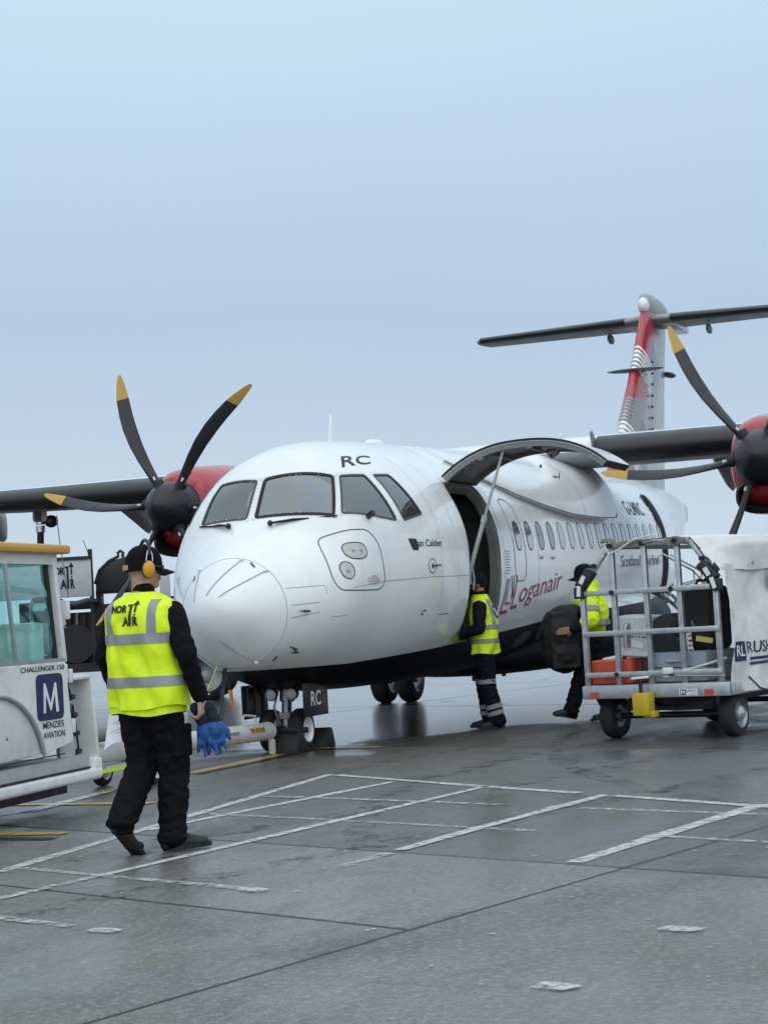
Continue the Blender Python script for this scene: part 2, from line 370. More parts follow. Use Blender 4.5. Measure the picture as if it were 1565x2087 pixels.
for k in range(170):
    x = random.uniform(-11, -4); y = random.uniform(-9, -1)
    if random.random() < .35: x = random.uniform(-10.5, -7)
    s = random.choice((.006, .009, .012, .016, .022))
    ps = patch_poly('p', x, y, s*.8, s, 0, .0055, 7, random.random()*3)
    mb.add(ps, [tuple(range(7))])
struct(mb.build('paint_specks', M_PATCH, None, flat=True), 'stuff')
# ------------------------------------------------------------------ aircraft materials
def nodes_of(m): return m.node_tree, m.node_tree.nodes['Principled BSDF']
def fus_mat():
    m = pm('gloss_white_and_black_livery', (.77, .785, .79), .22, var=.04, vscale=1.1, coat=.6, dirt=.14, dirtcol=(.42, .42, .40), rvar=.05)
    t, b = nodes_of(m); src = b.inputs['Base Color'].links[0].from_socket
    g = t.nodes.new('ShaderNodeTexCoord'); s = t.nodes.new('ShaderNodeSeparateXYZ'); lk(t, g.outputs['Object'], s.inputs[0])
    def mth(op, a, b_, c_=None):
        x = t.nodes.new('ShaderNodeMath'); x.operation = op
        for k, q in ((0, a), (1, b_), (2, c_)):
            if q is None: continue
            if isinstance(q, (int, float)): x.inputs[k].default_value = q
            else: lk(t, q, x.inputs[k])
        return x.outputs[0]
    line = mth('MULTIPLY_ADD', mth('MAXIMUM', mth('SUBTRACT', s.outputs['X'], 1.55), 0), .0530, .852)
    blk = mth('LESS_THAN', s.outputs['Z'], line)
    x = t.nodes.new('ShaderNodeMix'); x.data_type = 'RGBA'; lk(t, blk, x.inputs[0]); lk(t, src, x.inputs[6]); x.inputs[7].default_value = (.006, .006, .009, 1)
    # tartan ghost lines on the tail cone
    w = t.nodes.new('ShaderNodeTexWave'); w.inputs['Scale'].default_value = 5.5; w.bands_direction = 'DIAGONAL'; lk(t, g.outputs['Object'], w.inputs['Vector'])
    tl = mth('MULTIPLY', mth('GREATER_THAN', mth('MULTIPLY_ADD', s.outputs['Z'], -.9, s.outputs['X']), 13.6), mth('GREATER_THAN', w.outputs['Fac'], .55))
    y = t.nodes.new('ShaderNodeMix'); y.data_type = 'RGBA'; lk(t, tl, y.inputs[0]); lk(t, x.outputs[2], y.inputs[6]); y.inputs[7].default_value = (.36, .36, .38, 1)
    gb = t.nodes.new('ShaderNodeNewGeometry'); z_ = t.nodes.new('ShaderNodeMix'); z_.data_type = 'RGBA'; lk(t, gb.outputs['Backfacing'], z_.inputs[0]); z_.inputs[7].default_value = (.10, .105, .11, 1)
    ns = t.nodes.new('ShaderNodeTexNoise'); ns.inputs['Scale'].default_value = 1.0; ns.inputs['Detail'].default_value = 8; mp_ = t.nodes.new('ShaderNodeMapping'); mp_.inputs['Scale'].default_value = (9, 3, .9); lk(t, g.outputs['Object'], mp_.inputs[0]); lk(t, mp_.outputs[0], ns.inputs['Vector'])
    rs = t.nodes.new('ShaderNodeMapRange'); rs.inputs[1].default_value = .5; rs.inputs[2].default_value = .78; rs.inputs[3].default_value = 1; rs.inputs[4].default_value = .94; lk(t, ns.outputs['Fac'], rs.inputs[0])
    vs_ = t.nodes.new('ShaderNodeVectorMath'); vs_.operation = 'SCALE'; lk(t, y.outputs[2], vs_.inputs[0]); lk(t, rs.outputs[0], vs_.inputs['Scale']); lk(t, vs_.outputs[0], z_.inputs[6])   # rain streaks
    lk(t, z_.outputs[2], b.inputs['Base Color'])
    lk(t, mth('MULTIPLY_ADD', blk, -.6, .6), b.inputs['Coat Weight']); lk(t, mth('MULTIPLY_ADD', blk, -.35, .5), b.inputs['Specular IOR Level']); lk(t, mth('MULTIPLY_ADD', blk, .28, .2), b.inputs['Roughness'])
    return m
M_FUS = fus_mat()
M_WHITE = pm('gloss_white_paint', (.77, .785, .79), .24, var=.04, vscale=2, coat=.5, dirt=.14, dirtcol=(.45, .45, .43), rvar=.05)
M_SEAM = pm('panel_seam_grey', (.25, .26, .27), .5)
M_OUTL = pm('dark_grey_outline', (.07, .07, .075), .5)
M_RUB = pm('black_rubber', (.012, .012, .013), .6, var=.25, bump=.1)
M_TYRE = pm('tyre_rubber', (.018, .018, .019), .72, var=.3, vscale=9, bump=.25, bscale=60, dirt=.3, dirtcol=(.06, .058, .055))
M_BOOT = pm('deicer_boot_rubber', (.022, .023, .022), .38, var=.22, vscale=3, rvar=.08)
M_BLK = pm('satin_black', (.014, .014, .016), .38, var=.2)
M_BLADE = pm('propeller_black', (.016, .016, .018), .34, var=.25, vscale=12, dirt=.2, dirtcol=(.05, .05, .048))
M_YEL = pm('propeller_tip_yellow', (.46, .275, .045), .42, var=.12)
M_ALU = pm('bare_aluminium', (.55, .56, .57), .32, 1.0, var=.12, dirt=.25, dirtcol=(.25, .25, .25))
M_STEEL = pm('grey_steel', (.28, .29, .30), .38, .9, var=.2, dirt=.35, dirtcol=(.08, .075, .07))
M_RED = pm('nacelle_red', (.40, .022, .035), .28, var=.06, coat=.5, dirt=.18, dirtcol=(.20, .03, .035))
M_GREYW = pm('wing_underside_grey', (.30, .31, .31), .42, var=.10, vscale=2.5, dirt=.2, dirtcol=(.16, .16, .16))
M_GLASS = pm('cockpit_glass', (.10, .115, .12), .04, var=.55, vscale=1.8, coat=1.0, rvar=0.0, spec=1.0)
M_GLASS.node_tree.nodes['Principled BSDF'].inputs['Coat IOR'].default_value = 1.9
M_PANE = pm('cabin_pane_dark', (.05, .055, .06), .08, var=.1, coat=1, rvar=0)
M_BLIND = pm('cabin_pane_blind', (.46, .48, .50), .22, var=.08, coat=.8)
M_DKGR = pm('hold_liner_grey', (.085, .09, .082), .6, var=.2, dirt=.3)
M_DKGR2 = pm('door_inner_grey', (.20, .21, .20), .5, var=.15, dirt=.3)
M_RTXT = pm('logo_red', (.30, .015, .035), .4, var=.03)
M_BTXT = pm('lettering_black', (.012, .012, .014), .45, var=.03)
M_GTXT = pm('lettering_grey', (.17, .18, .19), .45, var=.03)
M_WTXT = pm('lettering_white', (.78, .78, .78), .5, var=.03)
M_LENS = pm('lamp_lens', (.5, .52, .5), .06, var=.1, coat=1)

def tint_mat():
    """laminated windscreen: dark glass with the stress-birefringence colours of its heating film"""
    m = pm('laminated_windscreen_glass', (.05, .055, .06), .05, coat=1.0, rvar=0, spec=.8); t, b = nodes_of(m)
    g = t.nodes.new('ShaderNodeTexCoord'); n = t.nodes.new('ShaderNodeTexNoise'); n.inputs['Scale'].default_value = 3.2; n.inputs['Detail'].default_value = 1.5
    lk(t, g.outputs['Object'], n.inputs['Vector']); r = t.nodes.new('ShaderNodeValToRGB'); lk(t, n.outputs['Fac'], r.inputs[0])
    e = r.color_ramp.elements; e[0].position = .3; e[0].color = (.10, .15, .42, 1); e[1].position = .72; e[1].color = (.15, .16, .08, 1)
    for p, c_ in ((.40, (.14, .18, .24)), (.5, (.15, .18, .15)), (.6, (.13, .18, .20))):
        q = e.new(p); q.color = (*c_, 1)
    lk(t, r.outputs[0], b.inputs['Base Color']); return m
M_TINT = tint_mat()

# ------------------------------------------------------------------ fuselage surface (x aft, y starboard, z up)
KX = np.array([0, .05, .18, .42, .95, 1.28, 1.7, 2.3, 3.1, 4.2, 13.5, 15.5, 17.5, 19.5, 21.5, 22.67])
TOP = np.array([1.45, 1.60, 1.75, 1.95, 2.285, 2.79, 3.07, 3.20, 3.265, 3.31, 3.50, 3.53, 3.53, 3.50, 3.42, 3.28])
BOT = np.array([1.45, 1.25, 1.09, .90, .76, .665, .60, .57, .555, .555, .745, .86, 1.2, 1.72, 2.4, 2.9])
WID = np.array([0, .217, .361, .556, .91, 1.05, 1.14, 1.275, 1.385, 1.4325, 1.4325, 1.22, .85, .47, .2, .07])
KS = np.sqrt(KX)
def slopes(X, Y):
    h = np.diff(X); d = np.diff(Y)/h; m = np.zeros(len(X)); m[0] = d[0]
    for i in range(1, len(X)-1):
        if d[i-1]*d[i] > 0:
            w1 = 2*h[i]+h[i-1]; w2 = h[i]+2*h[i-1]; m[i] = (w1+w2)/(w1/d[i-1]+w2/d[i])
    return m
SL = [slopes(KS, q) for q in (TOP, BOT, WID)]
def prof(x):
    s = np.sqrt(np.maximum(x, 0)); i = np.clip(np.searchsorted(KS, s)-1, 0, len(KS)-2); h = KS[i+1]-KS[i]; t = np.clip((s-KS[i])/h, 0, 1); o = []
    for Y, m in zip((TOP, BOT, WID), SL):
        o.append((1+2*t)*(1-t)**2*Y[i]+t*(1-t)**2*h*m[i]+t*t*(3-2*t)*Y[i+1]+t*t*(t-1)*h*m[i+1])
    return o
def expo(x):
    sm = np.clip((x-.8)/2.6, 0, 1); return 2+.5*sm*sm*(3-2*sm)
def FF(Q):
    t, b, w = prof(Q[:, 0]); zc = (t+b)/2; h = np.maximum((t-b)/2, 1e-3); w = np.maximum(w, 1e-3)
    e = np.where(Q[:, 2] < zc, expo(Q[:, 0]), 2.0)
    return ((np.abs(Q[:, 1])/w)**e+(np.abs(Q[:, 2]-zc)/h)**e)**(1/e)-1
def grad(Q):
    g = np.zeros_like(Q); h = 2e-4
    for k in range(3):
        d = np.zeros(3); d[k] = h; g[:, k] = (FF(Q+d)-FF(Q-d))/(2*h)
    return g
def snap(Q, off=0.0):
    Q = np.array(Q, float)
    for _ in range(7):
        g = grad(Q); Q = Q-(FF(Q)/np.maximum((g*g).sum(1), 1e-9))[:, None]*g
    g = grad(Q); n = g/np.linalg.norm(g, axis=1)[:, None]
    return Q+n*off
def snapn(Q):
    Q = snap(Q); g = grad(Q); return Q, g/np.linalg.norm(g, axis=1)[:, None]
def port(x, z):
    t, b, w = prof(np.array([x], float)); zc = (t+b)/2; h = (t-b)/2; e = expo(np.array([x])) if z < zc[0] else np.array([2.0])
    return Vector((x, -float(w[0]*max(0, 1-(abs(z-zc[0])/h[0])**e[0])**(1/e[0])), z))
def ring(x, n, th0=0):
    t, b, w = [float(q[0]) for q in prof(np.array([x]))]; zc = (t+b)/2; h = (t-b)/2; e = float(expo(np.array([x]))[0]); o = []
    for k in range(n):
        a = 2*PI*k/n+th0; c_, s_ = math.cos(a), math.sin(a); ee = 2.0 if s_ >= 0 else e
        o.append(Vector((x, -w*math.copysign(abs(c_)**(2/ee), c_), zc+h*math.copysign(abs(s_)**(2/ee), s_))))
    return o
def rr_sdf(p, x0, x1, z0, z1, r):
    cx, cz = (x0+x1)/2, (z0+z1)/2; qx = abs(p[0]-cx)-(x1-x0)/2+r; qz = abs(p[1]-cz)-(z1-z0)/2+r
    return math.hypot(max(qx, 0), max(qz, 0))+min(max(qx, qz), 0)-r
HOLES = [(3.53, 4.63, 1.02, 2.74, .14), (13.5, 14.0, 1.42, 3.0, .12)]
def rr_near(p, H):
    s = rr_sdf(p, *H); e = 1e-4
    gx = (rr_sdf((p[0]+e, p[1]), *H)-rr_sdf((p[0]-e, p[1]), *H))/(2*e); gz = (rr_sdf((p[0], p[1]+e), *H)-rr_sdf((p[0], p[1]-e), *H))/(2*e)
    return s, (p[0]-s*gx, p[1]-s*gz)

def rounded(loop, r, n=5):
    P = [Vector(p) for p in loop]; o = []; m = len(P)
    for i in range(m):
        a, b_, c_ = P[i-1], P[i], P[(i+1) % m]; d0 = (a-b_); d1 = (c_-b_); k0 = min(r, d0.length*.45); k1 = min(r, d1.length*.45)
        s0 = b_+d0.normalized()*k0; s1 = b_+d1.normalized()*k1
        for k in range(n+1):
            t = k/n; o.append(s0*((1-t)**2)+b_*(2*t*(1-t))+s1*(t*t))
    return o
def dens(loop, sub=.07):
    o = []
    for a, b_ in zip(loop, loop[1:]+loop[:1]):
        n = max(1, int((b_-a).length/sub)); o += [a.lerp(b_, k/n) for k in range(n)]
    return o
V3 = lambda *a: Vector(a)
WIN = [([(1.364, .504, 2.736), (1.240, .046, 2.743), (1.009, .089, 2.352), (1.116, .631, 2.33)], 0),
       ([(1.246, -.039, 2.752), (1.522, -.66, 2.749), (1.196, -.776, 2.333), (1.012, -.012, 2.355)], 1),
       ([(1.589, -.708, 2.749), (1.934, -.843, 2.765), (1.994, -1.146, 2.279), (1.264, -.839, 2.35)], 0),
       ([(2.078, -.886, 2.769), (2.374, -.951, 2.779), (2.534, -1.234, 2.355), (2.126, -1.179, 2.28)], 0)]
WIN += [([(x, -y, z) for x, y, z in w], m) for w, m in WIN[2:4]]

def seg_near(p, poly):
    best = None; ins = False; n = len(poly)
    for i in range(n):
        ax, ay = poly[i]; bx, by = poly[(i+1) % n]; dx, dy = bx-ax, by-ay; t = max(0, min(1, ((p[0]-ax)*dx+(p[1]-ay)*dy)/(dx*dx+dy*dy+1e-12)))
        q = (ax+t*dx, ay+t*dy); d = math.hypot(p[0]-q[0], p[1]-q[1])
        if best is None or d < best[0]: best = (d, q)
        if (ay > p[1]) != (by > p[1]) and p[0] < (bx-ax)*(p[1]-ay)/(by-ay)+ax: ins = not ins
    return (-best[0] if ins else best[0]), best[1]
class WHole:
    def __init__(s, loop):
        L = [Vector(q) for q in snap(np.array(rounded(loop, .035)))]; s.L = L; s.c = sum(L, Vector())/len(L); P = [Vector(p) for p in loop]
        s.n = ((P[2]-P[0]).cross(P[3]-P[1])).normalized(); s.e1 = (P[1]-P[0]); s.e1 = (s.e1-s.n*s.e1.dot(s.n)).normalized(); s.e2 = s.n.cross(s.e1)
        s.poly = [s.to2(p) for p in L]; s.r = max((p-s.c).length for p in L)+.1
    def to2(s, p): d = p-s.c; return (d.dot(s.e1), d.dot(s.e2))
    def near(s, p):
        d = p-s.c
        if d.length > s.r or abs(d.dot(s.n)) > .3: return None
        q, b_ = seg_near(s.to2(p), s.poly); return q, s.c+s.e1*b_[0]+s.e2*b_[1]+s.n*d.dot(s.n)
WH = [WHole(w) for w, _ in WIN]
air = thing('airliner', 'white twin-propeller high-wing airliner with red engine cowls and tartan tail', 'aircraft')
XS = [.42, .47, .54, .62, .7, .78, .86]+[.86+.021*k for k in range(1, 85)]+[2.72, 2.86, 3.0, 3.2, 3.38]
XS += [3.38+.05*k for k in range(1, 30)]
x = XS[-1]
while x < 13.2: x += .3; XS.append(x)
XS += [x+.06*k for k in range(1, 18)]
x = XS[-1]
while x < 22.3: x += .3; XS.append(x)
XS.append(22.66)
NR = 320
V = [ring(x, NR) for x in XS]
for i, x in enumerate(XS):
    for j in range(NR):
        p = V[i][j]
        if p.y > -.3: continue
        for H in HOLES:
            if x < H[0]-.2 or x > H[1]+.2: continue
            s, q = rr_near((p.x, p.z), H)
            lim = .028 if H[0] < 10 else .034
            if abs(s) < lim: V[i][j] = port(q[0], q[1])
for i, x in enumerate(XS):
    if not .9 < x < 2.7: continue
    for j in range(NR):
        p = V[i][j]
        if p.z < 2.2 or p.z > 2.95: continue
        for h_ in WH:
            q = h_.near(p)
            if q and abs(q[0]) < .0135: V[i][j] = Vector(snap(np.array([q[1]]))[0]); break
fb = bmesh.new(); bv = [[fb.verts.new(p) for p in r_] for r_ in V]
for i in range(len(XS)-1):
    for j in range(NR):
        k = (j+1) % NR; q = [V[i][j], V[i][k], V[i+1][k], V[i+1][j]]; c_ = sum(q, Vector())/4
        if c_.y < -.3 and any(rr_sdf((c_.x, c_.z), *H) < -.004 for H in HOLES if H[0]-.2 < c_.x < H[1]+.2): continue
        if .9 < c_.x < 2.7 and 2.2 < c_.z < 2.95:
            hit_ = False
            for h_ in WH:
                w_ = h_.near(c_)
                if w_ and w_[0] < -.0005: hit_ = True
            if hit_: continue
        try: fb.faces.new((bv[i][j], bv[i][k], bv[i+1][k], bv[i+1][j]))
        except ValueError: pass
fb.faces.new(bv[-1])
bmesh.ops.recalc_face_normals(fb, faces=fb.faces)
me = bpy.data.meshes.new('fuselage'); fb.to_mesh(me); me.materials.append(M_FUS); me.shade_smooth()
fus = mkobj('fuselage', me, air)
# reveal strips round both openings
for H, nm, depth in ((HOLES[0], 'cargo_door_frame', .10), (HOLES[1], 'passenger_door_frame', .08)):
    L = []
    for cx, cz, a0 in ((H[1]-H[4], H[3]-H[4], 0), (H[0]+H[4], H[3]-H[4], 90), (H[0]+H[4], H[2]+H[4], 180), (H[1]-H[4], H[2]+H[4], 270)):
        for k in range(7):
            a = R(a0+15*k); L.append((cx+H[4]*math.cos(a), cz+H[4]*math.sin(a)))
    LL = []
    for k in range(len(L)):
        a, b_ = L[k], L[(k+1) % len(L)]; n = max(1, int(math.hypot(a[0]-b_[0], a[1]-b_[1])/.08))
        LL += [(lin(a[0], b_[0], q/n), lin(a[1], b_[1], q/n)) for q in range(n)]
    Q, N = snapn([port(*p) for p in LL]); cen = Vector(((H[0]+H[1])/2, (H[2]+H[3])/2))
    ins = []
    for p, (a, b_) in zip(Q, LL):
        d = Vector((cen.x-a, 0, cen.y-b_)).normalized(); ins.append(Vector(p)+d*.035)
    ins_s = snap(np.array(ins), -.02)
    r0 = [Vector(p)+Vector(n)*.003 for p, n in zip(Q, N)]; r1 = [Vector(p)-Vector(n)*.018 for p, n in zip(Q, N)]; r2_ = [Vector(p) for p in ins_s]; r3 = [Vector(p)-Vector(n)*depth for p, n in zip(ins_s, N)]
    MB().loft([[p+(p-Vector(((H[0]+H[1])/2, p.y, (H[2]+H[3])/2))).normalized()*(.028 if depth < .09 else .012)-Vector(n)*.001 for p, n in zip(r0, N)], r0, r1, r2_, r3], True).build(nm, M_DKGR2 if depth > .09 else M_OUTL, air, 60)
# hold interior
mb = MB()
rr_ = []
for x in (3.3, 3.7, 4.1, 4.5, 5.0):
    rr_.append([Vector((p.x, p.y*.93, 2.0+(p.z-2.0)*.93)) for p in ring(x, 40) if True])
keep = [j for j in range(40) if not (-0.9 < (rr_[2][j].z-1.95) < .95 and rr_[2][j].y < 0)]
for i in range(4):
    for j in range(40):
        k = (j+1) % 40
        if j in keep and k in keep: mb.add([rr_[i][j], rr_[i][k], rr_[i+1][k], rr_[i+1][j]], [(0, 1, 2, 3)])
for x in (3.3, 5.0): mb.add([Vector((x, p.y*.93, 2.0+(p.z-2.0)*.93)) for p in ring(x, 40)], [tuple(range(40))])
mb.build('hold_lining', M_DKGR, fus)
MB().box((4.15, 0, .985), (1.7, 2.16, .05)).build('hold_floor', M_STEEL, fus)
MB().box((13.9, -.55, 2.15), (1.2, .06, 2.0)).build('doorway_dark_panel', M_DKGR, fus)  # dark panel added inside the rear doorway to paint its shaded interior
M_STRIP2 = pm('seam_mid_grey', (.48, .49, .50), .5)
# radome
RX = [.0005, .004, .012, .025, .05, .09, .14, .2, .27, .34, .417]
mb = MB().loft([ring(x, 96) for x in RX], True, True, False)
rad = mb.build('radome', M_WHITE, air, 80)
MB().loft([[Vector((x, p.y*s_, 1.43+(p.z-1.43)*s_)) for p in ring(.42, 96)] for x, s_ in ((.414, 1.001), (.415, .99), (.423, .99), (.4235, 1.0))], True).build('radome_seam', M_STRIP2, air)

# ------------------------------------------------------------------ things laid on the skin
def strip(name, pts, w, mat, parent, off=.003, closed=False, sub=.08, snapf=snap, thick=0):
    P = [Vector(p) for p in pts]; 
    if closed: P.append(P[0])
    D_ = []
    for a, b_ in zip(P[:-1], P[1:]):
        n = max(1, int((b_-a).length/sub)); D_ += [a.lerp(b_, k/n) for k in range(n)]
    if not closed: D_.append(P[-1])
    Q, N = snapn(np.array(D_)); n = len(Q); Lr, Rr = [], []
    for i in range(n):
        a = Q[(i-1) % n] if closed or i > 0 else Q[i]; b_ = Q[(i+1) % n] if closed or i < n-1 else Q[i]
        t = Vector(b_)-Vector(a); s_ = t.cross(Vector(N[i])); s_.normalize()
        Lr.append(Vector(Q[i])+s_*w/2+Vector(N[i])*off); Rr.append(Vector(Q[i])-s_*w/2+Vector(N[i])*off)
    if closed: Lr.append(Lr[0]); Rr.append(Rr[0])
    mb = MB()
    if thick:
        LH = [p+Vector(N[i % n])*thick for i, p in enumerate(Lr)]; RH = [p+Vector(N[i % n])*thick for i, p in enumerate(Rr)]
        mb.loft([Lr, LH, RH, Rr], False)
    else: mb.loft([Lr, Rr], False)
    return mb.build(name, mat, parent, 60)
def skin_patch(name, loop, mat, parent, off=.003, rings=5):
    Lp = dens([Vector(p) for p in loop]); c_ = sum(Lp, Vector())/len(Lp); n = len(Lp)
    Q = snap(np.array([c_.lerp(p, max(k, .02)/rings) for k in range(rings+1) for p in Lp]), off)
    mb = MB().loft([[Vector(q) for q in Q[k*n:(k+1)*n]] for k in range(rings+1)], True, True, False)
    return mb.build(name, mat, parent, 70)
def cockpit_glass(name, film):
    """laminated pane: tinted transmission under a sky-reflecting surface; the heated pane carries a faint interference film"""
    m = bpy.data.materials.new(name); m.use_nodes = True; t = m.node_tree; t.nodes.clear(); o = t.nodes.new('ShaderNodeOutputMaterial')
    tr = t.nodes.new('ShaderNodeBsdfTransparent'); tr.inputs[0].default_value = (.42, .48, .47, 1)
    gl = t.nodes.new('ShaderNodeBsdfGlossy'); gl.inputs['Roughness'].default_value = .035; gl.inputs[0].default_value = (.95, 1, 1, 1)
    g = t.nodes.new('ShaderNodeTexCoord'); n = t.nodes.new('ShaderNodeTexNoise'); n.inputs['Scale'].default_value = 2.6; n.inputs['Detail'].default_value = 1.5; lk(t, g.outputs['Object'], n.inputs['Vector'])
    df = t.nodes.new('ShaderNodeBsdfDiffuse'); r = t.nodes.new('ShaderNodeValToRGB'); lk(t, n.outputs['Fac'], r.inputs[0]); e = r.color_ramp.elements
    e[0].position = .33; e[0].color = (.05, .08, .42, 1) if film else (.30, .33, .33, 1); e[1].position = .68; e[1].color = (.17, .17, .07, 1) if film else (.34, .37, .37, 1)
    for p, c_ in (((.42, (.13, .18, .25)), (.5, (.15, .19, .15)), (.6, (.11, .18, .20))) if film else ()):
        q = e.new(p); q.color = (*c_, 1)
    lk(t, r.outputs[0], df.inputs[0])
    m1 = t.nodes.new('ShaderNodeMixShader'); m1.inputs[0].default_value = .34 if film else .13; lk(t, tr.outputs[0], m1.inputs[1]); lk(t, df.outputs[0], m1.inputs[2])
    lw = t.nodes.new('ShaderNodeLayerWeight'); pw = t.nodes.new('ShaderNodeMath'); pw.operation = 'POWER'; pw.inputs[1].default_value = 3.0; lk(t, lw.outputs['Facing'], pw.inputs[0])
    fa = t.nodes.new('ShaderNodeMath'); fa.operation = 'MULTIPLY_ADD'; fa.inputs[1].default_value = .55; fa.inputs[2].default_value = .15; lk(t, pw.outputs[0], fa.inputs[0])
    m2 = t.nodes.new('ShaderNodeMixShader'); lk(t, fa.outputs[0], m2.inputs[0]); lk(t, m1.outputs[0], m2.inputs[1]); lk(t, gl.outputs[0], m2.inputs[2]); lk(t, m2.outputs[0], o.inputs[0]); return m
M_CG, M_CF = cockpit_glass('cockpit_side_glass', False), cockpit_glass('heated_windscreen_glass', True)
for (lp, m), h_ in zip(WIN, WH):
    L0 = rounded(lp, .035)
    skin_patch('cockpit_window', L0, M_CF if m else M_CG, fus, -.004, 6)
    strip('window_gasket', L0, .032 if m else .024, M_RUB if m else M_OUTL, fus, .0025, True, .06, thick=.003)
    Q, N = snapn(np.array(dens(L0, .05)))
    MB().loft([[Vector(q)+(h_.c-Vector(q)).normalized()*.004-Vector(n)*.001 for q, n in zip(Q, N)], [Vector(q)+(h_.c-Vector(q)).normalized()*.012-Vector(n)*.05 for q, n in zip(Q, N)]], True).build('window_reveal', M_OUTL, fus)
mb = MB()
for h_ in WH:                                                       # screw heads round the window frames
    for p in dens([h_.c+(q-h_.c)*(1+.045/max((q-h_.c).length, .1)) for q in h_.L], .042):
        Q, N = snapn(np.array([p])); n = Vector(N[0]); q = Vector(Q[0])+n*.0015; u = n.orthogonal().normalized(); w = n.cross(u)
        mb.add([q+(u*math.cos(k*PI/3)+w*math.sin(k*PI/3))*.0055 for k in range(6)], [tuple(range(6))])
rv = mb.build('screw_heads', M_STRIP2, fus, flat=True); rv['kind'] = 'stuff'
# flight deck behind the glass
M_TRIM = pm('flight_deck_trim', (.075, .08, .085), .6, var=.2)
MB().add([p.lerp(Vector((2.95, 0, 2.0)), .03) for p in ring(2.95, 40)], [tuple(range(40))]).build('flight_deck_bulkhead', M_TRIM, fus, flat=True)
mb = MB(); rbox(mb, (1.42, 0, 2.24), (.34, 1.50, .12), .05); rbox(mb, (1.62, 0, 2.0), (.12, 1.5, .5), .03); mb.build('glareshield', M_TRIM, fus)
MB().box((1.95, 0, 2.92), (.6, .7, .06)).build('overhead_panel', M_TRIM, fus)
for y in (-.48, .48):
    mb = MB(); rbox(mb, (2.15, y, 2.05), (.13, .46, .75), .06); rbox(mb, (2.17, y, 2.52), (.09, .26, .2), .04); mb.build('pilot_seat', pm('seat_fabric', (.14, .14, .15), .8) if 'seat_fabric' not in MATS else MATS['seat_fabric'], fus)
for y in (-.5, .5): MB().tube([(1.62, y-.14, 2.22), (1.64, y-.16, 2.10), (1.66, y, 2.04), (1.64, y+.16, 2.10), (1.62, y+.14, 2.22)], .016, 8).build('control_wheel', M_BLK, fus)
# centre and side posts carry rows of screws; only their brow line reads
0 and strip('windscreen_brow', [(1.46, .62, 2.78), (1.30, 0, 2.815), (1.62, -.70, 2.81), (2.0, -.86, 2.82), (2.4, -.97, 2.83)], .012, M_SEAM, fus, .002)
# wipers
def wiper(a, b_, piv):
    Q, N = snapn(np.array([a, b_, piv])); a, b_, p = [Vector(q)+Vector(n)*h for q, n, h in zip(Q, N, (.02, .02, .035))]
    mb = MB().tube([a, a.lerp(b_, .5), b_], .0085, 6).tube([p, p.lerp(a.lerp(b_, .55), .6)+Vector(N[2])*.015, a.lerp(b_, .55)], .012, 6).ell(p, (.03, .03, .03), 8, 6)
    mb.build('windscreen_wiper', M_BLK, fus)
wiper((.966, -.24, 2.283), (1.215, -.80, 2.315), (.945, -.20, 2.262)); wiper((1.10, .64, 2.31), (.985, .29, 2.29), (.965, .25, 2.268))
Q, N = snapn(np.array([(1.545, -1.01, 2.31)]))
MB().beam(Vector(Q[0]), Vector(Q[0])+Vector(N[0])*.09+V3(-.02, 0, .01), .05, .05).build('icing_probe', M_BLK, fus, bev=.008)
# forward service panel on the nose
PAN = [(.985, -.66, 2.10), (1.178, -.877, 2.17), (1.447, -1.025, 2.18), (1.56, -1.09, 2.05), (1.635, -1.116, 1.653), (1.55, -1.092, 1.575), (.949, -.906, 1.58), (.885, -.857, 1.68)]
PR = rounded(PAN, .08)
strip('service_panel_outline', PR, .011, M_OUTL, fus, .003, True, .05)
def skin_ellipse(name, cx, cz, rx, rz_, mat, off=.004, rings=3, n=28, p=2.0, outline=None):
    lp = [port(cx+rx*math.copysign(abs(math.cos(2*PI*k/n))**(2/p), math.cos(2*PI*k/n)), cz+rz_*math.copysign(abs(math.sin(2*PI*k/n))**(2/p), math.sin(2*PI*k/n))) for k in range(n)]
    o = skin_patch(name, lp, mat, fus, off, rings)
    if outline: strip(name+'_rim', lp, outline[0], outline[1], fus, off+.002, True, .05)
    return o
M_CON = pm('connector_cover_grey', (.52, .52, .50), .45, var=.2, vscale=30, dirt=.4, dirtcol=(.3, .3, .29))
skin_ellipse('ground_power_cover', 1.215, 1.968, .125, .082, M_CON, .004, 3, 28, 2.6, (.010, M_OUTL))
skin_ellipse('oxygen_cover', 1.065, 1.775, .07, .085, M_CON, .004, 3, 24, 2.0, (.010, M_OUTL))
for x, z in ((1.18, 1.965), (1.262, 1.965), (1.065, 1.765)): skin_ellipse('cover_stud', x, z, .014, .014, M_SEAM, .008, 2, 10)
for k, (wd_, z) in enumerate(((.10, 1.70), (.22, 1.675), (.22, 1.65), (.16, 1.625))):
    text_on(['GND', 'EXT PWR SUPPLY', 'CLOSE BEFORE', 'FLIGHT'][k], 'stencil', M_RTXT if k < 3 else M_GTXT, fus, [port(1.42-wd_/2, z), port(1.42+wd_/2, z), port(1.42+wd_/2, z+.018), port(1.42-wd_/2, z+.018)], snap, .004)
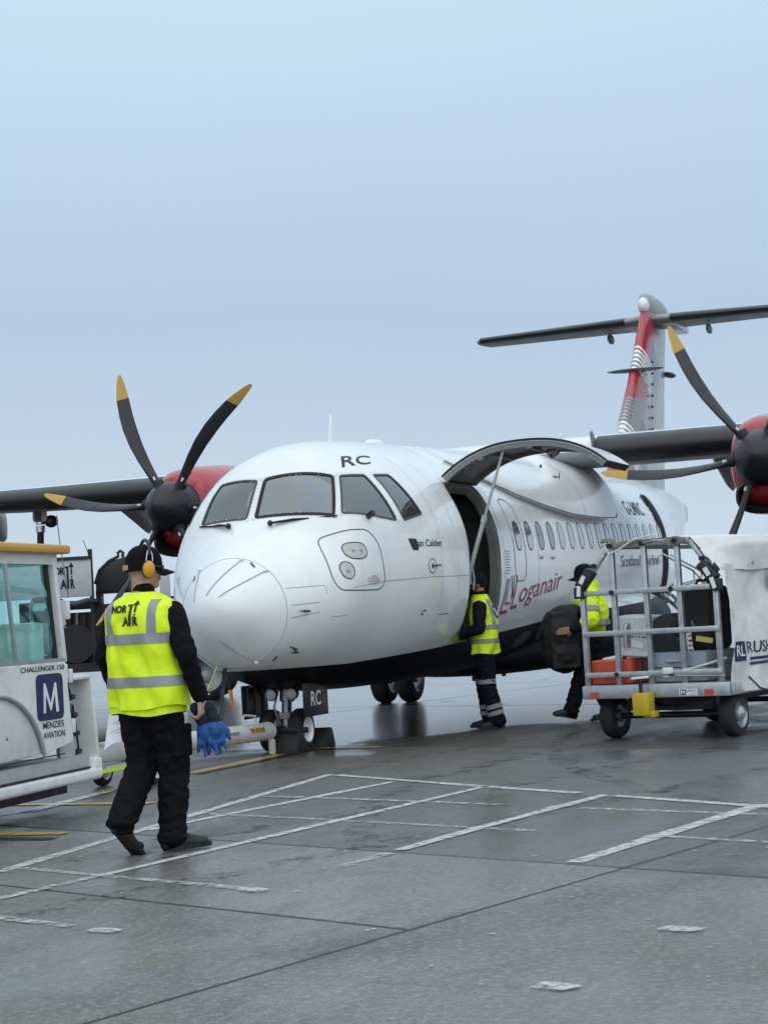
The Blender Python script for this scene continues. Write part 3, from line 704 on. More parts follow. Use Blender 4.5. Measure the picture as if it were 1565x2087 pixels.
# skin seams
strip('skin_seam', [port(.45, 1.625), port(.80, 1.635), port(.80, 1.55)], .006, M_SEAM, fus, .002)
strip('skin_seam', [port(1.10, 1.605), port(1.62, 1.655), port(2.6, 1.69), port(3.5, 1.70)], .006, M_SEAM, fus, .002)
strip('skin_seam', [port(.85, 1.33), port(1.05, 1.335)], .005, M_SEAM, fus, .002)
strip('pitot_fairing', [port(.46, 1.46), port(.72, 1.475)], .006, M_SEAM, fus, .002); strip('pitot_fairing', [port(.46, 1.34), port(.72, 1.38)], .006, M_SEAM, fus, .002)
for x, z in ((.575, 1.40), (.60, 1.05)):
    p = port(x, z); Q, N = snapn(np.array([p])); n = Vector(N[0]); p = Vector(Q[0])
    mb = MB().cyl(p-n*.01, p+n*.07, .012, .010, 8).tube([p+n*.07+V3(.03, 0, 0), p+n*.07, p+n*.07+V3(-.11, 0, 0)], [.010, .012, .008], 8)
    mb.build('pitot_probe', M_BLK, fus); 
    strip('pitot_base', [p+V3(-.07, 0, 0), p+V3(.07, 0, 0)], .02, M_SEAM, fus, .003)
M_STRIP = pm('strip_light_grey', (.45, .46, .46), .45)
# lightning strips of the radome
for a, b_ in (((.40, -.12, 1.93), (.06, .12, 1.60)), ((.41, -.36, 1.80), (.06, -.02, 1.52)), ((.42, -.20, .93), (.10, .02, 1.18)), ((.40, .38, 1.90), (.09, .30, 1.56))):
    strip('lightning_strip', [a, Vector(a).lerp(Vector(b_), .5), b_], .008, M_STRIP, rad, .003, sub=.05, thick=.006)
    Q, N = snapn(np.array([a])); MB().ell(Vector(Q[0])+Vector(N[0])*.004, (.03, .022, .022), 10, 6).build('strip_anchor', M_WHITE, rad)
for a, b_ in (((.37, -.26, 1.84), (.395, -.21, 1.895)), ((.55, -.30, .985), (.52, -.37, 1.0)), ((.3, .45, 1.80), (.36, .46, 1.86))): strip('radome_latch', [a, b_], .022, M_OUTL, fus if a[0] > .42 else rad, .004)
# sensor vane, static ring and the like
skin_ellipse('static_plate', 2.545, 1.803, .075, .075, M_WHITE, .003, 3, 24, 2, (.012, M_SEAM)); skin_ellipse('static_port', 2.545, 1.803, .02, .028, M_BLK, .006, 2, 12)
Q, N = snapn(np.array([port(2.545, 1.803)])); q = Vector(Q[0]); n = Vector(N[0])
MB().beam(q+n*.02, q+n*.03+V3(.2, 0, .012), .014, .014).build('angle_of_attack_vane', M_BLK, fus)
for x0, x1, z, w in ((2.38, 2.50, 1.335, .008), (2.80, 3.02, 1.29, .01), (2.40, 2.44, 1.30, .02)): strip('skin_mark', [port(x0, z), port(x1, z+.01)], w, M_OUTL if w < .02 else M_BLK, fus, .003)
skin_patch('black_name_cover', rounded([port(2.10, 2.09), port(2.26, 2.085), port(2.28, 1.965), port(2.16, 1.97)], .02), M_BLK, fus, .005)
text_on('an', 'name_lettering', M_BTXT, fus, [port(2.265, 2.002), port(2.39, 2.004), port(2.39, 2.056), port(2.265, 2.054)], snap, .004, .008, cell=(3, 1)); text_on('Calder', 'name_lettering', M_BTXT, fus, [port(2.44, 2.005), port(2.80, 2.01), port(2.80, 2.085), port(2.44, 2.08)], snap, .004, .008, cell=(5, 1))
text_on('RC', 'nose_code_lettering', M_BTXT, fus, [(1.74, -.68, 2.845), (2.26, -.785, 2.875), (2.47, -.71, 3.0), (1.96, -.585, 2.975)], snap, .004, .012, cell=(8, 4))
skin_ellipse('fuselage_bolt', 2.46, 1.34, .012, .012, M_BLK)
for x in (2.78, 3.2, 4.80): strip('frame_seam', [port(x, 3.0), port(x, 2.5), port(x, 2.0), port(x, 1.5), port(x, 1.05)], .005, M_STRIP2, fus, .002)
# cabin windows, emergency exit
wx = 5.43; k = 0
for k in range(17):
    x = 5.43+.502*k; z = 2.172+.0208*(x-5.43)
    skin_ellipse('cabin_window', x, z, .118, .172, M_PANE if k < 4 else M_BLIND, .003, 3, 28, 2.5, (.016, M_SEAM if k > 3 else M_OUTL))
    if k in (0, 1):
        lp = [port(x-.11, z-.02), port(x+.11, z+.03), port(x+.10, z-.12), port(x+.04, z-.165), port(x-.04, z-.165), port(x-.10, z-.12)]
        skin_patch('window_blind', rounded(lp, .03), M_BLIND, fus, .0045, 3)
EX = [port(5.17, 2.60), port(5.40, 2.62), port(5.62, 2.55), port(5.66, 2.2), port(5.69, 1.74), port(5.62, 1.64), port(5.30, 1.63), port(5.22, 1.72), port(5.20, 2.2)]
strip('exit_hatch_outline', rounded(EX, .09), .02, M_SEAM, fus, .003, True, .06)
for x in (6.25, 4.78): strip('frame_seam', [port(x, 2.9), port(x, 2.4), port(x, 1.9), port(x, 1.3)], .008, M_SEAM if x > 5 else M_WHITE, fus, .002)
for k in range(9): strip('stencil', [port(4.83, 1.98-.032*k), port(5.02-.03*(k % 3), 1.98-.032*k)], .011, M_GTXT, fus, .002)
# titles
text_on('oganair', 'title_lettering', M_RTXT, fus, [port(5.45, 1.30), port(7.35, 1.47), port(7.35, 1.76), port(5.45, 1.60)], snap, .004, .004, .25, (16, 6))
def logo_poly(pts, mat, nm='title_emblem'): strip(nm, [port(*p) for p in pts[0]], pts[1], mat, fus, .004, sub=.05)
logo_poly(([(4.90, 1.66), (4.78, 1.27), (5.06, 1.28)], .045), M_RTXT); logo_poly(([(4.98, 1.66), (4.90, 1.37), (5.10, 1.38)], .03), M_RTXT)
logo_poly(([(5.30, 1.70), (5.18, 1.32), (5.40, 1.335)], .045), M_RTXT); logo_poly(([(5.06, 1.69), (5.14, 1.42)], .03), M_BTXT); logo_poly(([(5.16, 1.695), (5.17, 1.45)], .028), M_BTXT)
text_on("Scotland's Airline", 'slogan_lettering', M_GTXT, fus, [port(10.62, 1.82), port(13.2, 1.88), port(13.2, 2.04), port(10.62, 2.0)], snap, .004, .006, cell=(14, 3))
text_on('G-LMRC', 'registration_lettering', M_BTXT, fus, [port(11.75, 2.62), port(12.9, 2.64), port(12.95, 2.86), port(11.8, 2.85)], snap, .004, .006, cell=(8, 4))
skin_ellipse('belly_emblem', 6.4, .93, .26, .10, M_OUTL, .004, 3, 28); 
# aerials
mb = MB()
for s_, z, cx, ch in ((0, 3.255, 3.22, .20), (1, 3.40, 3.26, .16), (2, 3.58, 3.30, .10)):
    pass
rg = [[V3(cx+ch*.5*math.cos(a), .016*math.sin(a), z) for a in [2*PI*k/14 for k in range(14)]] for z, cx, ch in ((3.22, 3.19, .17), (3.40, 3.22, .13), (3.55, 3.25, .09), (3.565, 3.25, .05))]
MB().loft(rg, True, True, True).build('blade_aerial', M_WHITE, fus)
MB().ell((4.6, 0, 3.33), (.3, .09, .06)).build('aerial_fairing', M_WHITE, fus)
for x in (6.35, 6.88): 
    p = port(x, 1.93); MB().ell(p+V3(0, -.01, 0), (.035, .03, .03), 10, 6).build('exit_light', M_LENS, fus)

# ------------------------------------------------------------------ wing
def foil(c_, th=.18, n=16, f0=0.0, f1=1.0):
    up_, lo = [], []
    for k in range(n+1):
        f = f0+(f1-f0)*(1-math.cos(PI*k/n/2 if f1 < .5 else PI*k/n))/(1 if f1 < .5 else 2)
        y = 5*th*(.2969*math.sqrt(f)-.126*f-.3516*f*f+.2843*f**3-.1036*f**4)
        cam_ = .02*math.sin(PI*min(f, 1)); up_.append((f*c_, (cam_+y)*c_)); lo.append((f*c_, (cam_-y)*c_))
    return up_[::-1]+lo[1:]
ST_W = [(0, 9.2, 2.57, 3.43), (4.9, 9.2, 2.57, 3.41), (8.0, 9.32, 2.15, 3.45), (12.1, 9.6, 1.5, 3.58), (12.28, 9.85, .9, 3.60)]
def wst(y):
    for a, b_ in zip(ST_W[:-1], ST_W[1:]):
        if a[0] <= y <= b_[0]: t = (y-a[0])/(b_[0]-a[0]); return [lin(p, q, t) for p, q in zip(a, b_)][1:]
def wing(s_):
    root = bpy.data.objects.new('wing', None)
    mb = MB(); rings = []
    for y in (.05, 1.3, 2.5, 3.7, 4.9, 6.4, 8.0, 10, 12.1, 12.28):
        le, c_, z = wst(y); rings.append([V3(le+p[0], s_*y, z+p[1]) for p in foil(c_)])
    # material split: top white, underside grey, by separate lofts
    n = len(rings[0]); h = n//2
    mb.loft([r_[:h+1] for r_ in rings], False, mi=0); mb.loft([r_[h:]+[r_[0]] for r_ in rings], False, mi=1)
    mb.add(rings[-1], [tuple(range(n))], 0)
    w = mb.build('wing', [M_WHITE, M_GREYW], air, 50, weld=True)
    for y0, y1 in ((1.48, 3.5), (4.6, 11.9)):
        mb = MB(); rr = []
        for k in range(9):
            y = lin(y0, y1, k/8); le, c_, z = wst(y); pts = foil(c_, f0=0, f1=.115, n=9); o = []
            for i, p in enumerate(pts):
                a = pts[max(i-1, 0)]; b_ = pts[min(i+1, len(pts)-1)]; tx, tz = b_[0]-a[0], b_[1]-a[1]; L = math.hypot(tx, tz) or 1
                o.append(V3(le+p[0]+tz/L*.006, s_*y, z+p[1]-tx/L*.006) if True else None)
            rr.append(o)
        # make sure the offset is outward (forward of the leading edge)
        mid = len(rr[0])//2
        if rr[0][mid].x > wst(y0)[0]:
            for k in range(9):
                y = lin(y0, y1, k/8); le, c_, z = wst(y); pts = foil(c_, f0=0, f1=.115, n=9)
                rr[k] = [V3(2*(le+p[0])-q.x, q.y, 2*(z+p[1])-q.z) for p, q in zip(pts, rr[k])]
        mb.loft(rr, False); mb.build('deicing_boot', M_BOOT, w, 60)
    for k, (y, L) in enumerate(((2.9, 1.5), (6.6, 1.35), (9.3, 1.1))):
        le, c_, z = wst(y); x1 = le+c_*.98; zb = z-.02; rg = []
        for t, wd_, dp in ((0, .02, .02), (.15, .07, .10), (.45, .09, .26), (.75, .09, .42), (.9, .07, .46), (1.0, .03, .40)):
            xx = x1-L+.25+t*L
            rg.append([V3(xx, s_*y+wd_*math.cos(a), zb-dp/2-.06+(dp/2+.02)*math.sin(a)) for a in [2*PI*j/14 for j in range(14)]])
        MB().loft(rg, True, True, True).build('flap_fairing', M_GREYW, w)
    # inboard upper-surface strakes
    for y, x in ((1.05, 9.25), (1.48, 9.22)):
        MB().add([(x, s_*y, 3.40), (x-.12, s_*y, 3.66), (x-.02, s_*y, 3.70), (x+.2, s_*y, 3.55), (x, s_*y+.02, 3.40), (x-.12, s_*y+.02, 3.66), (x-.02, s_*y+.02, 3.70), (x+.2, s_*y+.02, 3.55)], [(0, 1, 2, 3), (4, 7, 6, 5), (0, 4, 5, 1), (1, 5, 6, 2), (2, 6, 7, 3), (3, 7, 4, 0)]).build('inspection_lamp_strake', M_SEAM if y > 1.2 else M_WHITE, w)
    return w
W_S = wing(1); W_P = wing(-1)
# wing-to-fuselage fairing
FX = [(4.5, 3.05, 3.30, .015), (5.0, 2.86, 3.32, .03), (6.0, 2.68, 3.36, .055), (7.0, 2.57, 3.40, .08), (8.0, 2.50, 3.44, .10), (8.7, 2.49, 3.48, .115), (9.1, 2.49, 3.52, .12), (9.4, 2.49, 3.60, .125), (9.8, 2.50, 3.66, .125), (10.25, 2.515, 3.69, .135), (10.42, 2.56, 3.68, .125), (10.52, 2.66, 3.67, .11), (10.56, 2.8, 3.66, .08)]
rings = []
for x, zl, zt, wo in FX:
    yl = -port(x, zl).y+wo; n = 40; o = []
    for k in range(n+1):
        a = PI*k/n; c_, s_ = math.cos(a), math.sin(a); e = 2.05
        o.append(V3(x, -yl*math.copysign(abs(c_)**(2/e), c_), zl+(zt-zl)*abs(s_)**(2/e)))
    rings.append(o+[V3(x, yl-.12, zl-.0), V3(x, -yl+.12, zl-.0)])
wf = MB().loft(rings, True, True, True).build('wing_fairing', M_WHITE, air, 50)
for s_ in (-1,):
    for a, b_ in (((8.45, 3.3), (8.45, 2.5)), ((9.55, 3.35), (9.55, 2.5))):
        pts = []
    E_ = []
    for (x, zl, zt, wo) in FX: E_.append(V3(x, port(x, zl).y-wo-.004, zl+.012))
    MB().tube(E_, .008, 6).build('fairing_edge_seal', M_SEAM, wf)
    def fair_y(x, z):
        for a, b_ in zip(FX[:-1], FX[1:]):
            if a[0] <= x <= b_[0]:
                t = (x-a[0])/(b_[0]-a[0]); zl, zt, wo = [lin(p, q, t) for p, q in zip(a, b_)][1:]; yl = -port(x, zl).y+wo; q = max(0, min(1, (z-zl)/(zt-zl))); return -yl*(1-q**2.05)**(1/2.05)
    for x, z0, z1, w in ((8.6, 2.52, 3.25, .010), (9.85, 3.0, 3.3, .03)):
        P = [V3(x, fair_y(x, lin(z0, z1, k/6))-.003, lin(z0, z1, k/6)) for k in range(7)]
        MB().loft([[p+V3(-w/2, 0, 0) for p in P], [p+V3(w/2, 0, 0) for p in P]], False).build('fairing_panel_line', M_SEAM if w < .02 else M_OUTL, wf, flat=True)
    for x, z, L, H_ in ((8.08, 3.02, .26, .02), (8.2, 3.01, .03, .13), (8.0, 3.16, .09, .07)):
        y = fair_y(x, z)-.006; MB().box((x, y, z), (L, .006, H_)).build('fairing_mark', M_OUTL, wf)

# ------------------------------------------------------------------ engines
def sup(cx, cy, cz, w, h, n=36, e=2.4, x=0):
    o = []
    for k in range(n):
        a = 2*PI*k/n; c_, s_ = math.cos(a), math.sin(a); o.append(V3(x, cy+w*math.copysign(abs(c_)**(2/e), c_), cz+h*math.copysign(abs(s_)**(2/e), s_)))
    return o
def engine(s_, phase):
    cy = 4.05*s_; HZ = 3.0
    S_ = [(7.5, 2.99, .355, .40), (7.55, 2.98, .40, .47), (7.7, 2.975, .445, .56), (8.1, 2.97, .475, .63), (8.9, 2.99, .50, .67), (10.0, 3.05, .50, .64), (11.2, 3.13, .45, .50), (12.3, 3.22, .33, .33), (13.1, 3.28, .16, .16)]
    nac = MB().loft([sup(0, cy, z, w, h, 40, 2.5, x) for x, z, w, h in S_], True, True, True).build('nacelle', M_RED, air, 50)
    # chin air intake
    rg = [sup(0, cy, 2.53, .33, .185, 30, 2.6, 7.40), sup(0, cy, 2.53, .365, .215, 30, 2.6, 7.42), sup(0, cy, 2.54, .385, .235, 30, 2.6, 7.55), sup(0, cy, 2.58, .40, .27, 30, 2.5, 8.1), sup(0, cy, 2.70, .36, .27, 30, 2.4, 9.2), sup(0, cy, 2.9, .2, .2, 30, 2.2, 10.4)]
    MB().loft(rg[:3], True).build('intake_lip', M_BLK, nac, 60); MB().loft(rg[2:], True).build('intake_cowl', M_RED, nac, 60)
    MB().loft([sup(0, cy, 2.53, .33, .185, 30, 2.6, 7.401), sup(0, cy, 2.54, .30, .16, 30, 2.6, 7.5), sup(0, cy, 2.62, .25, .13, 30, 2.4, 8.0)], True, False, True).build('intake_duct', M_RUB, nac, 60)
    MB().ell((7.62, cy-.12, 3.47), (.10, .055, .02), 12, 6).build('oil_cooler_inlet', M_BLK, nac)
    MB().ell((9.7, cy-.1, 3.70), (.16, .08, .05), 12, 6).build('cowl_scoop', M_RED, nac)
    MB().loft([sup(0, cy+s_*.40, 2.95, .12, .13, 16, 2, x) for x in (10.6, 11.2, 11.6)], True, True, True).build('exhaust_pipe', M_STEEL, nac)
    # propeller
    pr = MB().lathe((6.80, cy, HZ), (1, 0, 0), [(-.03, .004), (-.015, .055), (.03, .12), (.10, .19), (.20, .26), (.32, .31), (.46, .345), (.60, .36), (.72, .355), (.725, .3)], 36).build('propeller', M_BLK, air, 60)
    for k in range(6):
        th = R(phase+60*k); rd = V3(0, math.cos(th), math.sin(th)); tg = V3(0, -math.sin(th), math.cos(th)); ax = V3(1, 0, 0)
        ctr = V3(7.22, cy, HZ); rings = []; mi = []
        RRs = [.26, .34, .42, .55, .75, 1.0, 1.25, 1.45, 1.68, 1.70, 1.80, 1.92, 2.0, 2.03]
        for r_ in RRs:
            u = (r_-.26)/1.705
            ch = .80*[.15, .16, .175, .20, .235, .265, .275, .262, .238, .236, .195, .14, .085, .05][RRs.index(r_)]
            th_ = ch*([.95, .8, .6, .38, .25, .17, .13, .11, .095, .095, .09, .085, .08, .08][RRs.index(r_)])/2
            be = R(66-24*u); cd = tg*math.cos(be)+ax*math.sin(be); nd = tg*math.sin(be)*(-1)+ax*math.cos(be)
            # scimitar: mid-blade leads, tip trails
            sw = .055*math.sin(PI*u)*(-1)+.20*max(0, u-.35)**1.7
            o_ = ctr+rd*r_+tg*sw+ax*(.10*u*u-.04*math.sin(PI*u))
            ring_ = []
            for j in range(18):
                a = 2*PI*j/18; ring_.append(o_+cd*(ch/2*math.cos(a))+nd*(th_*math.sin(a)*(1-.35*math.cos(a))))
            rings.append(ring_)
        mb = MB(); i9 = RRs.index(1.68)
        mb.loft(rings[:i9+1], True, True, False, 0); mb.loft(rings[i9:i9+2], True, mi=2); mb.loft(rings[i9+1:], True, False, True, 1)
        mb.build('propeller_blade', [M_BLADE, M_YEL, M_YEL], pr, 50)
        c0 = ctr+rd*.40; MB().cyl(ctr+rd*.20, ctr+rd*.385, .085, .078, 16).build('blade_cuff', M_RUB, pr)
        e_ = c0+tg*.0; MB().box(c0+rd*.03-ax*.068, (.008, .035, .05), M=Matrix((ax, tg, rd)).transposed()).build('blade_marker', M_WTXT, pr)
    return nac
engine(1, 6.0); engine(-1, -4.0)

# ------------------------------------------------------------------ tail
def fin_mat():
    m = bpy.data.materials.new('tartan_fin'); m.use_nodes = True; t, b = nodes_of(m); b.inputs['Roughness'].default_value = .28; b.inputs['Coat Weight'].default_value = .4
    g = t.nodes.new('ShaderNodeTexCoord'); s = t.nodes.new('ShaderNodeSeparateXYZ'); lk(t, g.outputs['Object'], s.inputs[0]); X, Z = s.outputs['X'], s.outputs['Z']
    def mth(op, a, b_=0, c_=0):
        x = t.nodes.new('ShaderNodeMath'); x.operation = op
        for k, q in ((0, a), (1, b_), (2, c_)):
            if isinstance(q, (int, float)): x.inputs[k].default_value = q
            else: lk(t, q, x.inputs[k])
        return x.outputs[0]
    def mix(f, a, b_):
        x = t.nodes.new('ShaderNodeMix'); x.data_type = 'RGBA'; lk(t, f, x.inputs[0])
        for k, q in ((6, a), (7, b_)):
            if isinstance(q, tuple): x.inputs[k].default_value = (*q, 1)
            else: lk(t, q, x.inputs[k])
        return x.outputs[2]
    AND = lambda a, b_: mth('MULTIPLY', a, b_)
    GT = lambda a, b_: mth('GREATER_THAN', a, b_)
    LT = lambda a, b_: mth('LESS_THAN', a, b_)
    d = mth('SUBTRACT', X, mth('MULTIPLY_ADD', Z, 1.0, 12.95))      # distance behind the leading edge
    diag = mth('MULTIPLY_ADD', X, .72, Z); dia2 = mth('MULTIPLY_ADD', X, -.72, Z)
    fine = mth('FRACT', mth('MULTIPLY', diag, 8.0)); wide = mth('FRACT', mth('MULTIPLY', diag, 6.5)); blk = mth('FRACT', mth('MULTIPLY', dia2, .42)); 
    col = mix(GT(fine, .55), (.13, .125, .13), (.32, .26, .27))
    col = mix(AND(GT(mth('FRACT', mth('MULTIPLY', d, .85)), .72), GT(fine, .5)), col, (.42, .42, .43))
    red = mix(GT(fine, .55), (.42, .022, .03), (.34, .035, .05))
    bnd = mth('FRACT', mth('MULTIPLY_ADD', diag, .36, .12))
    inred = AND(AND(LT(d, .9), GT(bnd, .26)), mth('MAXIMUM', GT(Z, 5.1), LT(Z, 4.15)))
    col = mix(inred, col, red)
    dark = AND(AND(GT(d, .7), LT(d, 1.8)), GT(mth('FRACT', mth('MULTIPLY_ADD', diag, .36, .55)), .6)); col = mix(dark, col, (.06, .06, .065))
    ws = AND(AND(LT(d, 1.1), LT(bnd, .32)), GT(wide, .5)); col = mix(ws, col, (.80, .80, .80))
    rud = GT(mth('SUBTRACT', X, mth('MULTIPLY_ADD', Z, .40, 18.25)), 0)
    col = mix(AND(rud, GT(fine, .4)), col, (.36, .36, .38))
    lk(t, col, b.inputs['Base Color']); return m
M_FIN = fin_mat()
FN = [(3.2, 15.6, 20.75), (3.55, 16.1, 20.85), (4.1, 16.95, 21.0), (4.6, 17.5, 21.15), (5.4, 18.4, 21.4), (6.2, 19.2, 21.7), (6.8, 19.75, 21.95), (7.02, 19.95, 22.05)]
def foil_sym(le, te, z, th, n=14):
    c_ = te-le; o = []
    for k in range(n+1):
        f = (1-math.cos(PI*k/n))/2; y = 5*th*(.2969*math.sqrt(f)-.126*f-.3516*f*f+.2843*f**3-.1036*f**4)*c_; o.append((le+f*c_, y))
    return [V3(x, y, z) for x, y in o[::-1]]+[V3(x, -y, z) for x, y in o[1:]]
fin = MB().loft([foil_sym(a, b_, z, .11 if z > 4.2 else .08) for z, a, b_ in FN], True, True, True).build('tail_fin', M_FIN, air, 60)
MB().loft([[V3(x, w*math.cos(a), z+h*math.sin(a)) for a in [2*PI*k/20 for k in range(20)]] for x, w, h, z in ((19.86, .02, .03, 7.04), (19.93, .09, .13, 7.06), (20.1, .14, .22, 7.09), (20.6, .16, .26, 7.10), (21.4, .15, .24, 7.10), (22.0, .10, .16, 7.08), (22.25, .03, .04, 7.06))], True, True, True).build('fin_tip_cap', M_GREYW, fin, 60)
MB().ell((20.0, 0, 7.06), (.18, .115, .16), 18, 12).build('fin_nose_cap', M_WHITE, fin)
for k in range(7):
    z = 4.55+.22*k; MB().ell((19.05+.30*(z-4.5), -.215, z), (.07, .02, .03), 10, 6).build('rudder_vent', M_BLK, fin)
MB().ell((22.0, 0, 5.9), (.45, .12, .05), 12, 6).build('rudder_balance', M_OUTL, fin)
MB().ell((18.9, 0, 5.68), (.3, .55, .03), 16, 6).build('cross_aerial', M_GREYW, fin)
tp = MB().loft([[V3(le+p[0], y, 6.82+p[1]) for p in foil(c_, .12)] for y, le, c_ in ((-3.65, 20.75, 1.0), (-3.5, 20.6, 1.15), (-1.8, 20.4, 1.4), (0, 20.15, 1.7), (1.8, 20.4, 1.4), (3.5, 20.6, 1.15), (3.65, 20.75, 1.0))], True, True, True).build('tailplane', M_GREYW, air, 60)
for s_ in (-1, 1):
    rr = []
    for k in range(5):
        y = lin(.45, 3.55, k/4); le = 20.15+.129*y; c_ = 1.7-.157*y
        rr.append([V3(le+p[0]-.006, s_*y, 6.82+p[1]*1.04) for p in foil(c_, .12, 9, 0, .13)])
    MB().loft(rr, False).build('deicing_boot', M_BOOT, tp, 60)
    MB().ell((21.35, s_*1.0, 6.66), (.26, .05, .10), 12, 8).build('elevator_hinge_fairing', M_GREYW, tp)
    MB().box((21.3, s_*.33, 6.80), (1.5, .28, .20)).build('tailplane_root', M_WHITE, tp, bev=.05)

# ------------------------------------------------------------------ belly pod and landing gear
def pod_ring(x, w, z0, z1, n=48, e=2.5):
    o = []
    for k in range(n):
        a = 2*PI*k/n; c_, s_ = math.cos(a), math.sin(a); o.append(V3(x, w*math.copysign(abs(c_)**(2/e), c_), (z0+z1)/2+(z1-z0)/2*math.copysign(abs(s_)**(2/e), s_)))
    return o
PD = [(6.3, .5, .60, .75), (6.8, .95, .50, .95), (7.6, 1.35, .46, 1.12), (8.4, 1.62, .45, 1.30), (9.2, 1.86, .45, 1.48), (10.2, 1.98, .47, 1.60), (11.4, 1.95, .50, 1.62), (12.4, 1.72, .56, 1.55), (13.2, 1.35, .66, 1.40), (13.9, .8, .80, 1.15)]
pod = MB().loft([pod_ring(*p) for p in PD], True, True, True).build('landing_gear_fairing', M_FUS, air, 60)
for x in (6.9, 8.2): MB().cyl((x, -.3, .42), (x, -.3, .56), .03, n=10).build('drain_mast', M_BLK, pod)
def wheel(par, c_, r_, w, rim, name='wheel'):
    x, y, z = c_; o = MB().lathe((x, y-w/2, z), (0, 1, 0), [(0.0, r_*.62), (.01, r_*.80), (w*.10, r_*.93), (w*.25, r_*.99), (w*.5, r_), (w*.75, r_*.99), (w*.9, r_*.93), (w-.01, r_*.80), (w, r_*.62)], 36, cap=False).build(name, M_TYRE, par, 70)
    for s_ in (-1, 1):
        yy = y+s_*w*.5
        MB().lathe((x, yy, z), (0, -s_, 0), [(.0, r_*.63), (.004, r_*.60), (.03, r_*.50), (.035, r_*.28), (.008, r_*.26), (.0, r_*.20), (.0, .005)], 28, cap=False).build('wheel_rim', rim, par, 40)
    return o
ng = MB().cyl((1.52, 0, .20), (1.60, 0, .75), .052, n=18).cyl((1.565, 0, .50), (1.60, 0, .75), .075, n=18).cyl((1.52, -.22, .21), (1.52, .22, .21), .035, n=14).build('nose_gear', M_STEEL, air)
for s_ in (-1, 1): wheel(ng, (1.52, s_*.165, .212), .215, .155, M_WHITE)
MB().beam((1.58, 0, .60), (2.15, 0, .72), .05, .05).tube([(1.5, .06, .62), (1.44, .09, .45), (1.47, .05, .27)], .012, 6).tube([(1.5, -.07, .60), (1.42, -.10, .42), (1.46, -.06, .25)], .01, 6).box((1.54, 0, .36), (.14, .16, .06)).build('drag_brace', M_STEEL, ng)
for s_ in (-1, 1):
    MB().lathe((1.42, s_*.115, .575), (1, 0, .05), [(0, .058), (.02, .066), (.09, .05), (.12, .02)], 18).build('taxi_light', M_STEEL, ng); MB().ell((1.42, s_*.115, .575), (.012, .055, .055), 16, 8).build('light_lens', M_LENS, ng)
    dr = MB().box((1.52, s_*.335, .515), (.62, .022, .34)).build('gear_door', M_BLK, ng, bev=.008)
    MB().box((1.55, s_*.318, .66), (.5, .03, .02)).box((1.3, s_*.316, .52), (.02, .02, .28)).box((1.5, s_*.316, .52), (.02, .02, .28)).box((1.7, s_*.316, .52), (.02, .02, .28)).build('door_stiffener', M_OUTL, ng)
    MB().tube([(1.4, s_*.33, .66), (1.45, s_*.25, .75)], .015, 6).tube([(1.7, s_*.33, .66), (1.7, s_*.25, .75)], .015, 6).build('door_link', M_STEEL, ng)
text_on('RC', 'door_code_lettering', M_WTXT, ng, [V3(1.37, -.3465, .45), V3(1.63, -.3465, .45), V3(1.63, -.3465, .60), V3(1.37, -.3465, .60)], None, .002, .012)
text_on('NO STEP', 'door_stencil', M_RTXT, ng, [V3(1.52, -.3465, .385), V3(1.66, -.3465, .385), V3(1.66, -.3465, .40), V3(1.52, -.3465, .40)], None, .002)
for s_ in (-1, 1):
    mg = MB().cyl((11.1, s_*2.28, .40), (10.75, s_*1.85, 1.0), .075, n=16).cyl((11.1, s_*1.95, .40), (11.1, s_*2.61, .40), .055, n=14).beam((10.75, s_*1.85, .95), (10.4, s_*1.75, .62), .09, .12).build('main_gear', M_STEEL, air)
    for q in (-1, 1): wheel(mg, (11.1, s_*2.28+q*.205, .40), .405, .27, M_STEEL)

# ------------------------------------------------------------------ cargo door, raised
H = HOLES[0]; hin = port(3.55, 2.75); sec = []
zs = [lin(2.75, .88, k/24) for k in range(25)]
def dr_pt(z, off, x):
    Q, N = snapn(np.array([port(4.08, z)])); p = Vector(Q[0])+Vector(N[0])*off
    ang = R(-93); dy, dz = p.y-hin.y, p.z-hin.z
    return V3(x, hin.y+dy*math.cos(ang)-dz*math.sin(ang)-.02, hin.z+dy*math.sin(ang)+dz*math.cos(ang)+.03)
X0, X1 = 3.545, 4.615
out_ = [[dr_pt(z, 0, x) for z in zs] for x in (X0+.05, X0, X0, X1, X1, X1-.05)]
def secx(x, off): return [dr_pt(z, off, x) for z in zs]
cd_o = MB().loft([secx(X0, -.03), secx(X0, 0), secx(lin(X0, X1, .33), 0), secx(lin(X0, X1, .66), 0), secx(X1, 0), secx(X1, -.03)], False)
cdoor = cd_o.build('cargo_door', M_WHITE, air, 50)
MB().loft([secx(X0+.002, -.028), secx(X0+.002, -.085), secx(X0+.05, -.085), secx(X0+.055, -.04), secx(lin(X0, X1, .5), -.04), secx(X1-.055, -.04), secx(X1-.05, -.085), secx(X1-.002, -.085), secx(X1-.002, -.028)], False).build('door_lining', M_DKGR2, cdoor, 30)
MB().loft([secx(X0-.012, .004), secx(X0-.012, -.02), secx(X0+.02, -.02)], False).build('door_seal', M_RUB, cdoor, 30)
zs_k = zs; 
for q in (0, 1):
    zz = zs[0] if q == 0 else zs[-1]
    MB().add([dr_pt(zz, 0, X0), dr_pt(zz, 0, X1), dr_pt(zz, -.085, X1), dr_pt(zz, -.085, X0)], [(0, 1, 2, 3)]).build('door_edge', M_RUB, cdoor, flat=True)
for f in (.3, .55, .8):
    zz = lin(2.75, 1.03, f); MB().beam(dr_pt(zz, -.06, X0+.06), dr_pt(zz, -.06, X1-.06), .035, .045).build('door_rib', M_DKGR2, cdoor)
for f in (.25, .6):
    zz = lin(2.75, 1.03, f); MB().ell(dr_pt(zz, -.09, X0+.03), (.02, .035, .035), 10, 8).build('door_latch', M_STEEL, cdoor)
